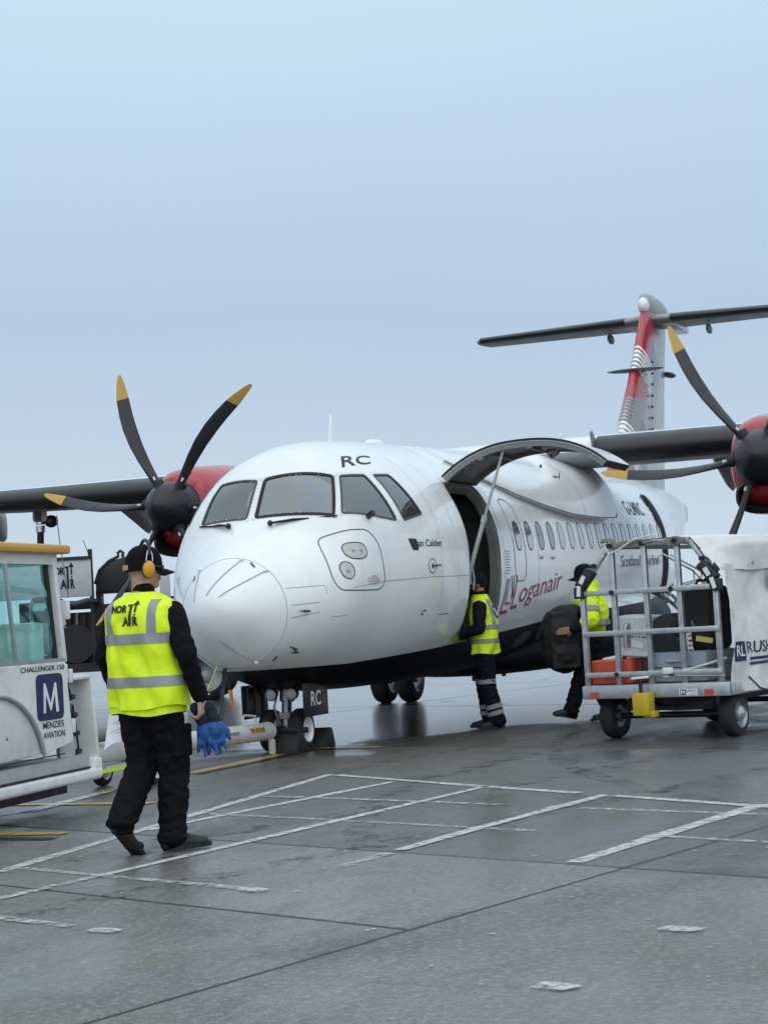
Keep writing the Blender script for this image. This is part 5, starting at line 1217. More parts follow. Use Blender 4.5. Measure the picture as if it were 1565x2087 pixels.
def side(u, v):
    x = lin(XE-.03+.05*math.sin(v*PI), LEN+XE, u); z = lin(.42, 1.60, v); b_ = .03*math.sin(PI*v)+wv(x, z, .05)
    if v < .25: b_ += .05*(1-v/.25)*(.5+.5*math.sin(x*7))
    return V3(x+(.06*noise.noise(Vector((z*4, 0, 0))) if u == 0 else 0), -.775-b_, z)
cs_ = MB().grid(side, 44, 30).build('canvas_side', M_CANV, cart, 70)
def sidep(x, z):
    v = (z-.42)/1.18; b_ = .03*math.sin(PI*v)+wv(x, z, .05)
    if v < .25: b_ += .05*(1-v/.25)*(.5+.5*math.sin(x*7))
    return V3(x, -.775-b_-.005, z)
def canv_text(body, x0, x1, z0, z1, mat, nm):
    bm = text_mesh(body, .008, 0, (8, 3)); me = bpy.data.meshes.new(nm)
    for v in bm.verts: v.co = sidep(lin(x0, x1, v.co.x), lin(z0, z1, v.co.y))
    bm.to_mesh(me); bm.free(); me.materials.append(mat); return mkobj(nm, me, cart)
canv_text('RUSHLIFT', -.02, .93, .765, .875, M_NAVY, 'hirer_lettering')
MB().grid(lambda u, v: sidep(lin(-.26, -.06, u), lin(.70, .88, v)), 6, 6).build('hirer_emblem', M_NAVY, cart)
o_ = canv_text('RL', -.225, -.095, .745, .845, M_WTXT, 'emblem_letter')
for v in o_.data.vertices: v.co.y -= .005
for z in (.70, .655): MB().grid(lambda u, v: sidep(lin(.03, 1.9, u), lin(z, z+.028, v)), 24, 2).build('canvas_stripe', M_NAVY, cart)
MB().grid(lambda u, v: sidep(lin(.55, .65, u)+.02*v, lin(1.36, 1.53, v))+V3(0, -.05, 0), 2, 4).build('canvas_strap', M_NAVY, cart)
for x in (.15, .75): MB().ell((x, -.845, 1.60), (.022, .01, .022), 10, 6).build('eyelet', M_SEAM, cart)
# torn front flap of the roof canvas
MB().grid(lambda u, v: V3(XE-.03-.05*v, lin(.46, -.42, u), 1.865+.05*noise.noise(Vector((u*4, v, 2)))+(.05 if u < .15 else 0)-.03*v), 24, 4).build('canvas_flap', pm('canvas_edge_olive', (.13, .13, .10), .8, var=.3), cart)
MB().grid(lambda u, v: V3(XE-.04+.1*v, lin(-.40, -.72, u)+.02*math.sin(u*9), lin(1.88, 1.44, u)-.03*math.sin(u*7)*v), 16, 3).build('canvas_edge', M_CANV, cart)
MB().tube([(XE-.08, .40, 1.83), (XE-.1, .36, 1.76), (XE-.1, .25, 1.80), (XE-.09, .1, 1.88), (XE-.02, -.1, 1.92)], .010, 6).build('tie_rope', M_CANV, cart)
MB().tube([(XE-.06, -.25, .63), (XE-.05, -.5, .68), (XE+.02, -.72, .74)], .009, 6).tube([(XE-.07, -.25, .60), (XE-.05, -.72, .585)], .008, 6).build('tie_strap', M_CANV, cart)
MB().tube([(.0, -.80, .55), (.15, -.83, .44), (.32, -.84, .40), (.45, -.83, .46), (.5, -.82, .58)], .008, 6).build('elastic_cord', M_BPL, cart)
MB().box((XE-.085, -.17, .645), (.03, .10, .06)).build('rail_latch', M_WTXT, cart, bev=.006)
# lamps, plates
for y, m in ((.64, M_REFR), (-.56, M_REFR)): MB().box((XE-.058, y, .435), (.008, .09, .055)).build('reflector', m, cart)
MB().box((-.02, -.768, .44), (.10, .008, .055)).build('reflector', M_REFO, cart)
MB().box((XE-.057, -.35, .44), (.006, .18, .06)).build('owner_plate', M_WTXT, cart)
pl_ = [V3(XE-.061, -.27, .415), V3(XE-.061, -.33, .415), V3(XE-.061, -.33, .466), V3(XE-.061, -.27, .466)]
MB().add(pl_, [(0, 1, 2, 3)]).build('plate_emblem', M_NAVY, cart, flat=True, fix=False); text_on('M', 'plate_letter', M_WTXT, cart, [V3(XE-.062, -.28, .422), V3(XE-.062, -.32, .422), V3(XE-.062, -.32, .46), V3(XE-.062, -.28, .46)], None, .002, .01)
text_on('MENZIES', 'plate_lettering', pm('plate_blue', (.05, .22, .45), .5), cart, [V3(XE-.061, -.338, .445), V3(XE-.061, -.43, .445), V3(XE-.061, -.43, .463), V3(XE-.061, -.338, .463)], None, .002, .01)
text_on('AVIATION', 'plate_lettering', MATS['plate_blue'], cart, [V3(XE-.061, -.36, .417), V3(XE-.061, -.43, .417), V3(XE-.061, -.43, .432), V3(XE-.061, -.36, .432)], None, .002, .01)
# brake box with T handle
MB().box((XE-.13, .08, .345), (.13, .17, .21)).build('brake_box', M_CYEL, cart, bev=.01); MB().box((XE-.11, .02, .25), (.10, .12, .06)).build('brake_bracket', M_CYEL, cart, bev=.008)
MB().cyl((XE-.13, .10, .44), (XE-.13, .10, .58), .018, n=10).build('brake_stem', M_BLK, cart); MB().beam((XE-.13, .19, .585), (XE-.13, .01, .595), .035, .022).build('brake_handle', M_WTXT, cart, bev=.006)
# running gear
MB().prism([V3(-.06, .45, .40), V3(-.06, .28, .40), V3(-.06, .1, .30), V3(-.06, -.1, .30), V3(-.06, -.3, .40), V3(-.06, -.45, .40), V3(-.06, -.45, .26), V3(-.06, .45, .26)], (.12, 0, 0)).build('front_bogie', M_BPL, cart, bev=.01)
MB().cyl((0, -.55, .215), (0, .55, .215), .03, n=12).build('axle', M_BLK, cart); MB().cyl((LEN-.7, -.55, .215), (LEN-.7, .55, .215), .03, n=12).build('axle', M_BLK, cart)
MB().box((1.2, 0, .36), (2.4, .5, .14)).build('chassis', M_BPL, cart)
for x in (0, LEN-.7):
    for y in (-.62, .62):
        wheel(cart, (x, y, .215), .215, .16, M_STEEL)
        s_ = -1 if y < 0 else 1; MB().lathe((x, y+s_*.05, .215), (0, s_, 0), [(0, .075), (.03, .07), (.05, .035), (.06, .01)], 18).build('hub', M_GALV, cart)
        for k in range(5): a = 2*PI*k/5; MB().cyl((x+.055*math.cos(a), y+s_*.06, .215+.055*math.sin(a)), (x+.055*math.cos(a), y+s_*.085, .215+.055*math.sin(a)), .009, n=6).build('wheel_nut', M_STEEL, cart)
        if y < 0: pass
MB().tube([(LEN-.35, 0, .4), (LEN+.6, 0, .35)], .03, 8).build('tow_link', M_BPL, cart)

# ------------------------------------------------------------------ luggage on the cart
CM = Matrix.Translation((1.571, -3.96, 0)) @ Matrix.Rotation(R(-15), 4, 'Z')
def lug(name, label, cat, lx, ly, lz, rot=(0, 0, 0)):
    t = thing(name, label, cat); t.location = CM @ Vector((lx, ly, lz)); t.rotation_euler = (rot[0], rot[1], rot[2]+R(-15)); return t
def suitcase(t, d, mat, ribs=8, axis='y', r=.045, hand='face', trim=M_BLK, ribd=.006):
    """hard case, d = (depth x, width y, height z), base at z = 0; ribs run along the height"""
    mb = MB(); x, y, z = d
    pr_ = []
    lp = rounded([V3(-x/2, -y/2, 0), V3(x/2, -y/2, 0), V3(x/2, y/2, 0), V3(-x/2, y/2, 0)], r, 5); lp = dens(lp, .018)
    rg = []
    for f, ins in ((0, r*.8), (.02, r*.25), (.05, 0), (.5, 0), (.95, 0), (.98, r*.25), (1, r*.8)):
        ring_ = []
        for p in lp:
            k = ins; wob = ribd*math.cos(2*PI*ribs*(p.y/y if abs(abs(p.x)-x/2) < .012 else p.x/x)) if ribs else 0
            ring_.append(V3(p.x*(1-2*k/x)+math.copysign(wob, p.x)*(abs(abs(p.x)-x/2) < .012), p.y*(1-2*k/y)+math.copysign(wob, p.y)*(abs(abs(p.y)-y/2) < .012), f*z))
        rg.append(ring_)
    mb.loft(rg, True, True, True); sh = mb.build('shell', mat, t, 50)
    MB().tube([V3(p.x*1.004, p.y*1.004, z*.5) for p in lp]+[V3(lp[0].x*1.004, lp[0].y*1.004, z*.5)], .006, 6).build('zip_line', trim, t)
    return sh
M_ORA = pm('suitcase_orange', (.55, .075, .035), .42, var=.08, dirt=.15, dirtcol=(.4, .08, .05))
M_SWHT = pm('suitcase_white', (.66, .68, .66), .35, var=.06, dirt=.3, dirtcol=(.45, .45, .42))
M_SBLU = pm('suitcase_grey_blue', (.30, .34, .40), .4, var=.08, dirt=.2)
M_NYL = pm('black_nylon', (.014, .014, .015), .7, var=.3, bump=.2, bscale=90); M_OLIV = pm('dark_olive_nylon', (.028, .031, .028), .6, var=.25, bump=.2, bscale=90)
M_TAGY = pm('tag_yellow', (.62, .62, .10), .5)
t = lug('suitcase', 'orange ribbed hard suitcase lying flat at the corner of the cart', 'suitcase', .06, .50, .527); suitcase(t, (.62, .44, .235), M_ORA, 14, r=.06)
MB().tube([(-.33, -.06, .10), (-.345, -.04, .10), (-.345, .06, .10), (-.33, .08, .10)], .012, 8).build('handle', M_BLK, t)
t = lug('suitcase', 'white hard suitcase standing tilted on top of the orange suitcase', 'suitcase', -.02, .27, .772, (R(4), 0, R(-6))); suitcase(t, (.36, .36, .40), M_SWHT, 0, r=.06)
hd = [V3(-.188, .07, .10), V3(-.205, .07, .12), V3(-.205, .07, .30), V3(-.188, .07, .32)]
MB().prism(rounded([V3(-.180, .095, .09), V3(-.180, .015, .09), V3(-.180, .015, .33), V3(-.180, .095, .33)], .03), (-.006, 0, 0)).build('handle_recess', M_SEAM, t)
MB().tube([(-.185, .06, .10), (-.205, .06, .13), (-.205, .06, .29), (-.185, .06, .32)], .013, 8).build('handle', M_SWHT, t)
for y in (-.03, -.07, -.11): MB().tube([V3(-.182, y, .02), V3(-.184, y, .2), V3(-.182, y, .38)], .009, 6).build('shell_rib', M_SWHT, t)
MB().box((-.19, -.07, .125), (.012, .14, .055), M=Matrix.Rotation(R(8), 3, 'X')).build('bag_tag', M_PAPER, t)
for y in (-.13, .13): MB().ell((-.12, y, -.012), (.03, .018, .03), 10, 8).build('wheel', M_BLK, t)
t = lug('suitcase', 'grey-blue ribbed hard suitcase lying flat under the black luggage', 'suitcase', .08, -.20, .527); suitcase(t, (.66, .60, .285), M_SBLU, 16, r=.05)
MB().box((-.335, .12, .06), (.006, .05, .022)).build('maker_plate', M_PAPER, t); MB().tube([(-.335, -.1, .2), (-.355, -.08, .2), (-.355, .08, .2), (-.335, .1, .2)], .012, 8).build('handle', M_SBLU, t)
t = lug('suitcase', 'dark olive fabric suitcase on its side with its wheels showing', 'suitcase', .10, -.03, .812)
MB().prism(rounded([V3(-.24, .17, 0), V3(-.24, -.17, 0), V3(-.24, -.18, .30), V3(-.24, -.06, .37), V3(-.24, .08, .33), V3(-.24, .17, .24)], .05), (.5, 0, 0)).build('shell', M_OLIV, t, bev=.015)
for z, y in ((.10, -.135), (.26, -.125), (.18, -.15)): MB().lathe((-.27, y, z), (1, 0, 0), [(0, .03), (.01, .04), (.03, .04), (.04, .03)], 14).build('wheel', M_BLK, t)
t = lug('travel_bag', 'upright black travel bag with paper and yellow tags beside the canvas side', 'bag', .12, -.36, .812)
bz = blob_bag = MB(); rbox(bz, (0, 0, .30), (.40, .33, .60), .07); bz.build('shell', M_NYL, t)
MB().box((-.212, 0, .20), (.03, .26, .26)).build('front_pocket', M_NYL, t, bev=.015); MB().tube([(-.05, .08, .59), (-.05, .05, .65), (-.05, -.05, .65), (-.05, -.08, .59)], .014, 8).build('handle', M_NYL, t)
MB().box((-.235, .08, .05), (.004, .055, .24), M=Matrix.Rotation(R(-4), 3, 'X')).build('paper_tag', M_PAPER, t)
for k in range(5): MB().box((-.2385, .08-.002*k, -.04+.045*k), (.002, .04, .012+.006*(k % 2))).build('tag_barcode', M_OUTL, t)
MB().box((-.235, -.07, .10), (.004, .17, .05), M=Matrix.Rotation(R(10), 3, 'X')).build('yellow_tag', M_TAGY, t); MB().tube([(-.23, .07, .17), (-.23, .03, .22), (-.23, .05, .28)], .008, 6).build('tag_loop', M_SEAM, t)
# ------------------------------------------------------------------ people
M_SKIN = pm('skin', (.46, .27, .20), .5, var=.12, vscale=25, bump=.05, bscale=150); M_SKIN2 = pm('skin_tan', (.30, .17, .12), .5, var=.12, vscale=25)
M_HIV = pm('hi_vis_yellow_fabric', (.72, .92, .012), .65, var=.10, vscale=8, bump=.25, bscale=14, bdist=.02, dirt=.12, dirtcol=(.35, .55, .02))
M_REFL = pm('reflective_tape', (.27, .28, .30), .45, var=.10, vscale=14)
M_CLB = pm('black_work_cloth', (.0055, .0055, .007), .8, var=.35, vscale=9, bump=.5, bscale=22, bdist=.02, spec=.15)
M_CLN = pm('navy_work_cloth', (.006, .0075, .015), .85, var=.3, vscale=9, bump=.3, bscale=30, spec=.2)
M_BOOTL = pm('black_boot_leather', (.012, .012, .013), .5, var=.3, bump=.2)
M_EARY = pm('ear_cup_yellow', (.62, .34, .012), .4, var=.1); M_HAIR = pm('dark_hair', (.015, .011, .009), .7, var=.3, bump=.5, bscale=80)
M_GLB = pm('glove_blue', (.025, .10, .33), .65, var=.3, vscale=22, bump=.3, bscale=60, dirt=.4, dirtcol=(.015, .03, .09)); M_GLN = pm('glove_cuff_navy', (.010, .013, .03), .8, var=.2, bump=.3)
M_EYE = pm('eye', (.05, .04, .035), .2)
def cap_mesh(mb, p0, p1, r0, r1, n=14):
    p0, p1 = Vector(p0), Vector(p1); d = p1-p0; L = d.length; 
    if L < 1e-5: return mb.ell(p0, (r0, r0, r0), n, 8)
    d.normalize(); prof_ = []
    for k in range(5): a = PI/2*(1-k/4); prof_.append((-r0*math.sin(a), r0*math.cos(a)))
    for k in range(5): a = PI/2*k/4; prof_.append((L+r1*math.sin(a), r1*math.cos(a)))
    return mb.lathe(p0, d, prof_, n)
def blob(name, prims, voxel, mat, parent, sm=4, wr=None, cut=None):
    mb = MB()
    for q in prims:
        if q[0] == 'c': cap_mesh(mb, *q[1:])
        elif q[0] == 'e': mb.ell(q[1], q[2], 18, 12, q[3] if len(q) > 3 else None)
        elif q[0] == 'b': mb.box(q[1], q[2], M=q[3] if len(q) > 3 else None)
    o = mb.build(name, mat, None)
    md = o.modifiers.new('r', 'REMESH'); md.mode = 'VOXEL'; md.voxel_size = voxel; md.use_smooth_shade = True
    if sm: s_ = o.modifiers.new('s', 'SMOOTH'); s_.factor = .5; s_.iterations = sm
    dg = bpy.context.evaluated_depsgraph_get(); me = bpy.data.meshes.new_from_object(o.evaluated_get(dg))
    old = o.data; bpy.data.objects.remove(o); bpy.data.meshes.remove(old)
    if wr:
        amp, sc = wr[:2]; st = wr[2] if len(wr) > 2 else (1, 1, 1)
        nr = [v.normal.copy() for v in me.vertices]
        for v, n in zip(me.vertices, nr):
            p = Vector((v.co.x*st[0], v.co.y*st[1], v.co.z*st[2]))*sc
            w = noise.noise(p)+.5*noise.noise(p*2.3+Vector((7, 3, 1))); w = (abs(w)-.3)*-1.3 if len(wr) > 3 else w
            v.co += n*amp*w
    me.shade_smooth(); me.materials.clear(); me.materials.append(mat); me.name = name
    return mkobj(name, me, parent)
def hand(W, d, n, ts, curl=.9, spread=1.0):
    W = Vector(W); d = Vector(d).normalized(); n = Vector(n); n = (n-d*n.dot(d)).normalized(); w = d.cross(n)*ts; P = []
    for k in range(4):
        q = (1.5-k)*.0205*spread; b_ = W+d*.088+w*q; P.append(('c', W+d*.005+w*q*.6, b_, .0155, .0125))
        L = (.040, .046, .043, .033)[k]; a = 0; p = b_
        for s_ in range(3):
            a += curl*(.75, .9, .6)[s_]*(1+.07*k); dr = d*math.cos(a)+n*math.sin(a); e = p+dr*L*(1, .72, .55)[s_]; P.append(('c', p, e, .0105-.0009*s_, .0098-.0010*s_)); p = e
    t0 = W+d*.028+w*.036; t1 = t0+(d*.62+w*.5+n*.45).normalized()*.042; t2 = t1+(d*.75+n*.6-w*.05).normalized()*.032
    P += [('c', W+d*.008+w*.012, t0, .016, .0145), ('c', t0, t1, .0135, .0115), ('c', t1, t2, .0112, .009)]
    return P
def headp(c_, M):
    c_ = Vector(c_); T = lambda x, y, z: c_+M @ Vector((x, y, z))
    P = [('e', T(-.008, 0, .018), (.100, .078, .108), M), ('e', T(.028, 0, -.045), (.070, .062, .082), M), ('e', T(.062, 0, -.098), (.032, .034, .026), M), ('c', T(.088, 0, .012), T(.113, 0, -.030), .011, .016), ('c', T(.080, -.032, .026), T(.080, .032, .026), .016, .016), ('e', T(.078, 0, -.062), (.022, .026, .012), M)]
    for s_ in (-1, 1): P += [('e', T(-.008, s_*.080, -.016), (.026, .010, .034), M), ('e', T(.05, s_*.045, -.025), (.035, .025, .03), M)]
    return P, T
def person(label, loc, rz, J, yaw=0, pitch=0, trou=M_CLB, top=M_CLB, skin=M_SKIN, head_c=(.03, 0, 1.665), bulk=1.0, hands=(), fat=1.0, top_hi=False, legw=1.0):
    t = thing('person', label, 'person', loc, rz)
    M = (Matrix.Rotation(yaw, 3, 'Z') @ Matrix.Rotation(pitch, 3, 'Y')); hp, T = headp(head_c, M); hc = Vector(head_c)
    sh = {k: Vector(v) for k, v in J.items()}
    nb = (sh['ls']+sh['rs'])/2; pel = (sh['lh']+sh['rh'])/2
    P = list(hp)+[('c', hc+M @ Vector((-.025, 0, -.05)), nb+Vector((0, 0, .03)), .056, .062), ('c', nb, pel, .12, .12), ('c', sh['ls']+Vector((0, 0, -.045)), sh['rs']+Vector((0, 0, -.045)), .045, .045), ('c', sh['lh'], sh['rh'], .09, .09)]
    for s_ in 'lr':
        P += [('c', sh[s_+'s']+Vector((0, 0, -.045)), sh[s_+'e'], .045, .040), ('c', sh[s_+'e'], sh[s_+'w'], .040, .028), ('c', sh[s_+'h'], sh[s_+'k'], .075, .055), ('c', sh[s_+'k'], sh[s_+'a'], .055, .034), ('c', sh[s_+'a']+Vector((0, 0, -.02)), sh[s_+'t'], .026, .02)]
    for h_ in hands: P += hand(*h_)
    body = blob('body', P, .0065, skin, t, 3)
    for s_ in (-1, 1): MB().ell(T(.088, s_*.031, .004), (.010, .013, .010), 10, 8).build('eye', M_EYE, t); MB().tube([T(.094, s_*.016, .026), T(.093, s_*.034, .031), T(.084, s_*.05, .026)], [.005, .006, .003], 6).build('eyebrow', M_HAIR, t)
    MB().tube([T(.094, -.022, -.064), T(.099, 0, -.062), T(.094, .022, -.064)], [.003, .0055, .003], 6).build('mouth', pm('lips', (.30, .12, .10), .5) if 'lips' not in MATS else MATS['lips'], t)
    # trousers
    Q = [('e', pel+Vector((-.005, 0, -.02)), (.135*fat, .175*fat, .13)), ('c', sh['lh'], sh['rh'], .11, .11), ('c', pel, pel+Vector((0, 0, .06)), .135*fat, .13*fat)]
    for s_ in 'lr':
        a, k, f = sh[s_+'h'], sh[s_+'k'], sh[s_+'a']; Q += [('c', a+Vector((0, 0, -.03)), k, .112*legw, .092*legw), ('c', k, f+Vector((0, 0, .0)), .092*legw, .084*legw), ('e', f+Vector((-.005, 0, -.005)), (.094*legw, .086*legw, .055))]
    blob('trousers', Q, .011, trou, t, 3, (.017, 9, (1, 1, 1.6), 1))
    for s_ in 'lr':
        a, to = sh[s_+'a'], sh[s_+'t']; d = (to-a); d.z *= .3; d.normalize() if d.length else None
        side_ = Vector((-d.y, d.x, 0)); dn = (to-a).normalized()
        B = [('c', a+(sh[s_+'k']-a).normalized()*.08, a, .048, .054), ('c', a+d*.03+Vector((0, 0, -.01)), to-d*.05+Vector((0, 0, .01)), .046, .036), ('c', a-d*.03+Vector((0, 0, -.045)), to-d*.02, .048, .043), ('e', to+d*.02, (.055, .05, .036)), ('e', a-d*.035+Vector((0, 0, -.05)), (.045, .045, .045))]
        boot = blob('boot', B, .009, M_BOOTL, t, 3)
        up_ = Vector((0, 0, 1)); ax = (to+Vector((0, 0, -.028))-(a+Vector((0, 0, -.082)))); ax.normalize(); rgt = ax.cross(up_).normalized(); nn = rgt.cross(ax)
        cen = (a+to)/2+Vector((0, 0, -.060)); MM = Matrix((ax, -rgt, nn)).transposed(); L = (to-a).length+.145; sole = []
        for k in range(20):
            an = 2*PI*k/20; sole.append(cen+MM @ Vector((L/2*math.copysign(abs(math.cos(an))**.75, math.cos(an))+.012, .047*math.copysign(abs(math.sin(an))**.8, math.sin(an))*(1+.12*math.cos(an)), 0)))
        MB().loft([sole, [p+nn*.028 for p in sole]], True, True, True).build('boot_sole', M_RUB, t, 40)
    return t, T, M, sh
def sleeves(t, sh, mat, name='sweater', r=(.080, .066, .062, .048), torso=True, fat=1.0, wr=(.010, 8, (1, 1, 1.3), 1)):
    nb = (sh['ls']+sh['rs'])/2; pel = (sh['lh']+sh['rh'])/2; P = []
    for s_ in 'lr':
        w = sh[s_+'w']; e = sh[s_+'e']; P += [('c', sh[s_+'s']+Vector((0, 0, -.045)), e, r[0], r[1]), ('c', e, w+(e-w).normalized()*.015, r[2], r[3])]
    P += [('c', sh['ls']+Vector((0, 0, -.035)), sh['rs']+Vector((0, 0, -.035)), .07, .07), ('c', nb+Vector((0, 0, -.06)), pel+Vector((0, 0, .14)), .105*fat, .115*fat), ('c', nb, nb+Vector((.0, 0, .085)), .086, .072)]
    return blob(name, P, .010, mat, t, 3, wr)
class Vest:
    def __init__(s, rows, lean=0, seed=0): s.rows = rows; s.seed = seed; s.lean = lean
    def par(s, z):
        r_ = s.rows
        if z <= r_[0][0]: return r_[0][1:]
        for a, b_ in zip(r_[:-1], r_[1:]):
            if a[0] <= z <= b_[0]: q = (z-a[0])/(b_[0]-a[0]); return [lin(x, y, q) for x, y in zip(a[1:], b_[1:])]
        return r_[-1][1:]
    def pt(s, ang, z, off=0):
        a, b_, cx, e = s.par(z); c_, s_ = math.cos(ang), math.sin(ang)
        x = a*math.copysign(abs(c_)**(2/e), c_); y = b_*math.copysign(abs(s_)**(2/e), s_)
        p = Vector((x*3.2, y*3.2, z*3.0+s.seed)); k = 1-max(0, min(1, (z-1.36)/.1))
        w = noise.noise(p*1.6)*.020+noise.noise(Vector((p.x*2.2+p.z*1.2, p.y*2.2, p.z*2.6)))*.014-.020*abs(noise.noise(Vector((p.x*2.0+p.z*.9, p.y*3.4-p.z*1.1, p.z*.9+s.seed))))*2+max(0, 1.0-z)*.05*noise.noise(Vector((ang*2.2, s.seed, z)))*3
        d = Vector((c_/max(a, .05), s_/max(b_, .05), 0)).normalized(); return Vector((cx+x, y, z))+d*(w*k+off)
    def back(s, y, z, off=.004):
        a, b_, cx, e = s.par(z); y = max(-b_*.98, min(b_*.98, y)); c_ = -(1-abs(y/b_)**e)**(1/e)
        cc = -abs(c_)**(e/2); ss = math.copysign(abs(y/b_)**(e/2), y); ang = math.atan2(ss, cc); return s.pt(ang, z, off)
    def shell(s, t, mat, z0, z1, nz=46, na=84, name='hi_vis_vest'):
        mb = MB(); rg = [[s.pt(2*PI*k/na, lin(z0, z1, j/nz)+(0.012*math.sin(3*2*PI*k/na+s.seed) if j == 0 else 0)) for k in range(na)] for j in range(nz+1)]
        inner = [[p*1 for p in rg[0]]]; rg0 = [Vector((p.x*.95, p.y*.95, p.z+.004)) for p in rg[0]]
        mb.loft([rg0]+rg, True); return mb.build(name, mat, t, 80)
    def band(s, t, mat, z0, z1, par, slope=0, na=84, name='reflective_band'):
        return MB().loft([[s.pt(2*PI*k/na, z+slope*math.sin(2*PI*k/na), .0045) for k in range(na)] for z in (z0, (z0+z1)/2, z1)], True).build(name, mat, par, 80)
    def brace(s, t, mat, y, z0, z1, w, par, back=True, name='reflective_band'):
        rg = []
        for j in range(13):
            z = lin(z0, z1, j/12); bb = s.par(z)[1]; yy = y*min(1, bb*.86/abs(y)) if abs(y) > bb*.86 else y
            L = []
            for q in (-.5, -.17, .17, .5):
                p = s.back(yy+q*w, z, .005)
                if not back: p = Vector((2*s.par(z)[2]-p.x, p.y, p.z))
                L.append(p)
            rg.append(L)
        return MB().loft(rg, False).build(name, mat, par, 80)
def cap_hat(t, T, M, mat, brim=True, low=.015, name='cap', rr=(.112, .092, .125)):
    rg = []
    for j in range(9):
        a = j/8*PI/2; rg.append([T(-.008+rr[0]*math.cos(a)**.8*math.cos(q), rr[1]*math.cos(a)**.8*math.sin(q), low+rr[2]*math.sin(a)*.92) for q in [2*PI*k/32 for k in range(32)]])
    lo = [T(-.008+rr[0]*.97*math.cos(q), rr[1]*.97*math.sin(q), low-.035-(.02*max(0, -math.cos(q)))) for q in [2*PI*k/32 for k in range(32)]]
    c_ = MB().loft([lo]+rg, True, False, True).build(name, mat, t, 70)
    if brim:
        mb = MB()
        def br(u, v):
            a = lin(-1.05, 1.05, u); r_ = lin(0, .085, v)*math.cos(a*.9)
            return T(-.008+rr[0]*math.cos(a)*.98+r_, rr[1]*math.sin(a)*(1+.0*v), low-.012-.018*v-.03*(abs(a)/1.05)**2)
        g = MB().grid(br, 16, 5); g2 = [Vector(p)+Vector((0, 0, -.006)) for p in g.v]; n0 = len(g.v); f0 = list(g.f); g.add(g2, f0); g.build('cap_peak', mat, t, 60)
        MB().ell(T(-.008, 0, low+rr[2]*.93), (.009, .009, .006), 8, 6).build('cap_button', mat, t)
    return c_

# --- walking marshaller with ear defenders
J1 = dict(ls=(0, .195, 1.425), rs=(0, -.195, 1.425), le=(-.02, .285, 1.15), re=(-.03, -.30, 1.15), lw=(.10, .275, .90), rw=(.06, -.325, .885),
          lh=(0, .095, .93), rh=(0, -.095, .93), lk=(.01, .075, .50), rk=(.06, -.115, .50), la=(-.26, .045, .205), ra=(.0, -.12, .095), lt=(-.175, .035, .058), rt=(.125, -.205, .045))
HP1 = [(Vector((.06, -.325, .88)), (.15, .02, -1), (-.1, .95, .1), 1, .95), (Vector((.10, .275, .895)), (.25, .05, -1), (0, -1, 0), -1, .75)]
p1, T1, M1, S1 = person('person in yellow vest and yellow ear defenders walking with blue gloves in hand', (-6.30, -2.53, 0), R(-8), J1, yaw=R(-38), pitch=R(6), hands=HP1, fat=1.06, legw=1.0)
sleeves(p1, S1, M_CLB, fat=1.05)
blob('cargo_pocket', [('b', V3(.045, -.185, .64), (.15, .06, .19))], .010, M_CLB, p1, 5, (.004, 12))
v1 = Vest([(.83, .185, .255, 0, 2.5), (.95, .185, .25, 0, 2.5), (1.08, .178, .240, 0, 2.5), (1.2, .172, .236, -.005, 2.5), (1.3, .166, .240, -.01, 2.6), (1.38, .152, .248, -.015, 2.5), (1.43, .132, .240, -.015, 2.4), (1.462, .114, .205, -.012, 2.3), (1.49, .098, .150, -.008, 2.1), (1.515, .088, .095, -.006, 2)], seed=1.3)
vo = v1.shell(p1, M_HIV, .845, 1.515)
v1.band(p1, M_REFL, 1.215, 1.275, vo); v1.band(p1, M_REFL, .965, 1.025, vo)
for y in (.165, -.15): v1.brace(p1, M_REFL, y, 1.272, 1.47, .05, vo); v1.brace(p1, M_REFL, y, 1.272, 1.46, .05, vo, False)
def logo1(u, v): return v1.back(.135-.215*u, 1.315+.155*v, .006)
def vest_logo(fn, par, mat, w):
    def put(body, u0, u1, v0, v1_):
        bm = text_mesh(body, .055, 0, (5, 3)); me = bpy.data.meshes.new('vest_lettering')
        for q in bm.verts: q.co = fn(lin(u0, u1, q.co.x), lin(v0, v1_, q.co.y))
        bm.to_mesh(me); bm.free(); me.materials.append(mat); mkobj('vest_lettering', me, par)
    def quad(u0, u1, v0, v1_): MB().grid(lambda a, b_: fn(lin(u0, u1, a), lin(v0, v1_, b_)), 4, 4).build('vest_lettering', mat, par, flat=True)
    put('NOR', 0, .60, .55, .85); quad(.60, .77, .79, .86); quad(.67, .75, .05, .79); put('A', .40, .66, .05, .40); put('R', .80, .98, .05, .40); quad(.83, .89, .55, .84); quad(.83, .89, .44, .50)
    MB().add([fn(.75, .83), fn(.97, .83), fn(.86, 1.0)], [(0, 1, 2)]).build('vest_lettering', mat, par, flat=True)
vest_logo(logo1, vo, M_BTXT, .2)
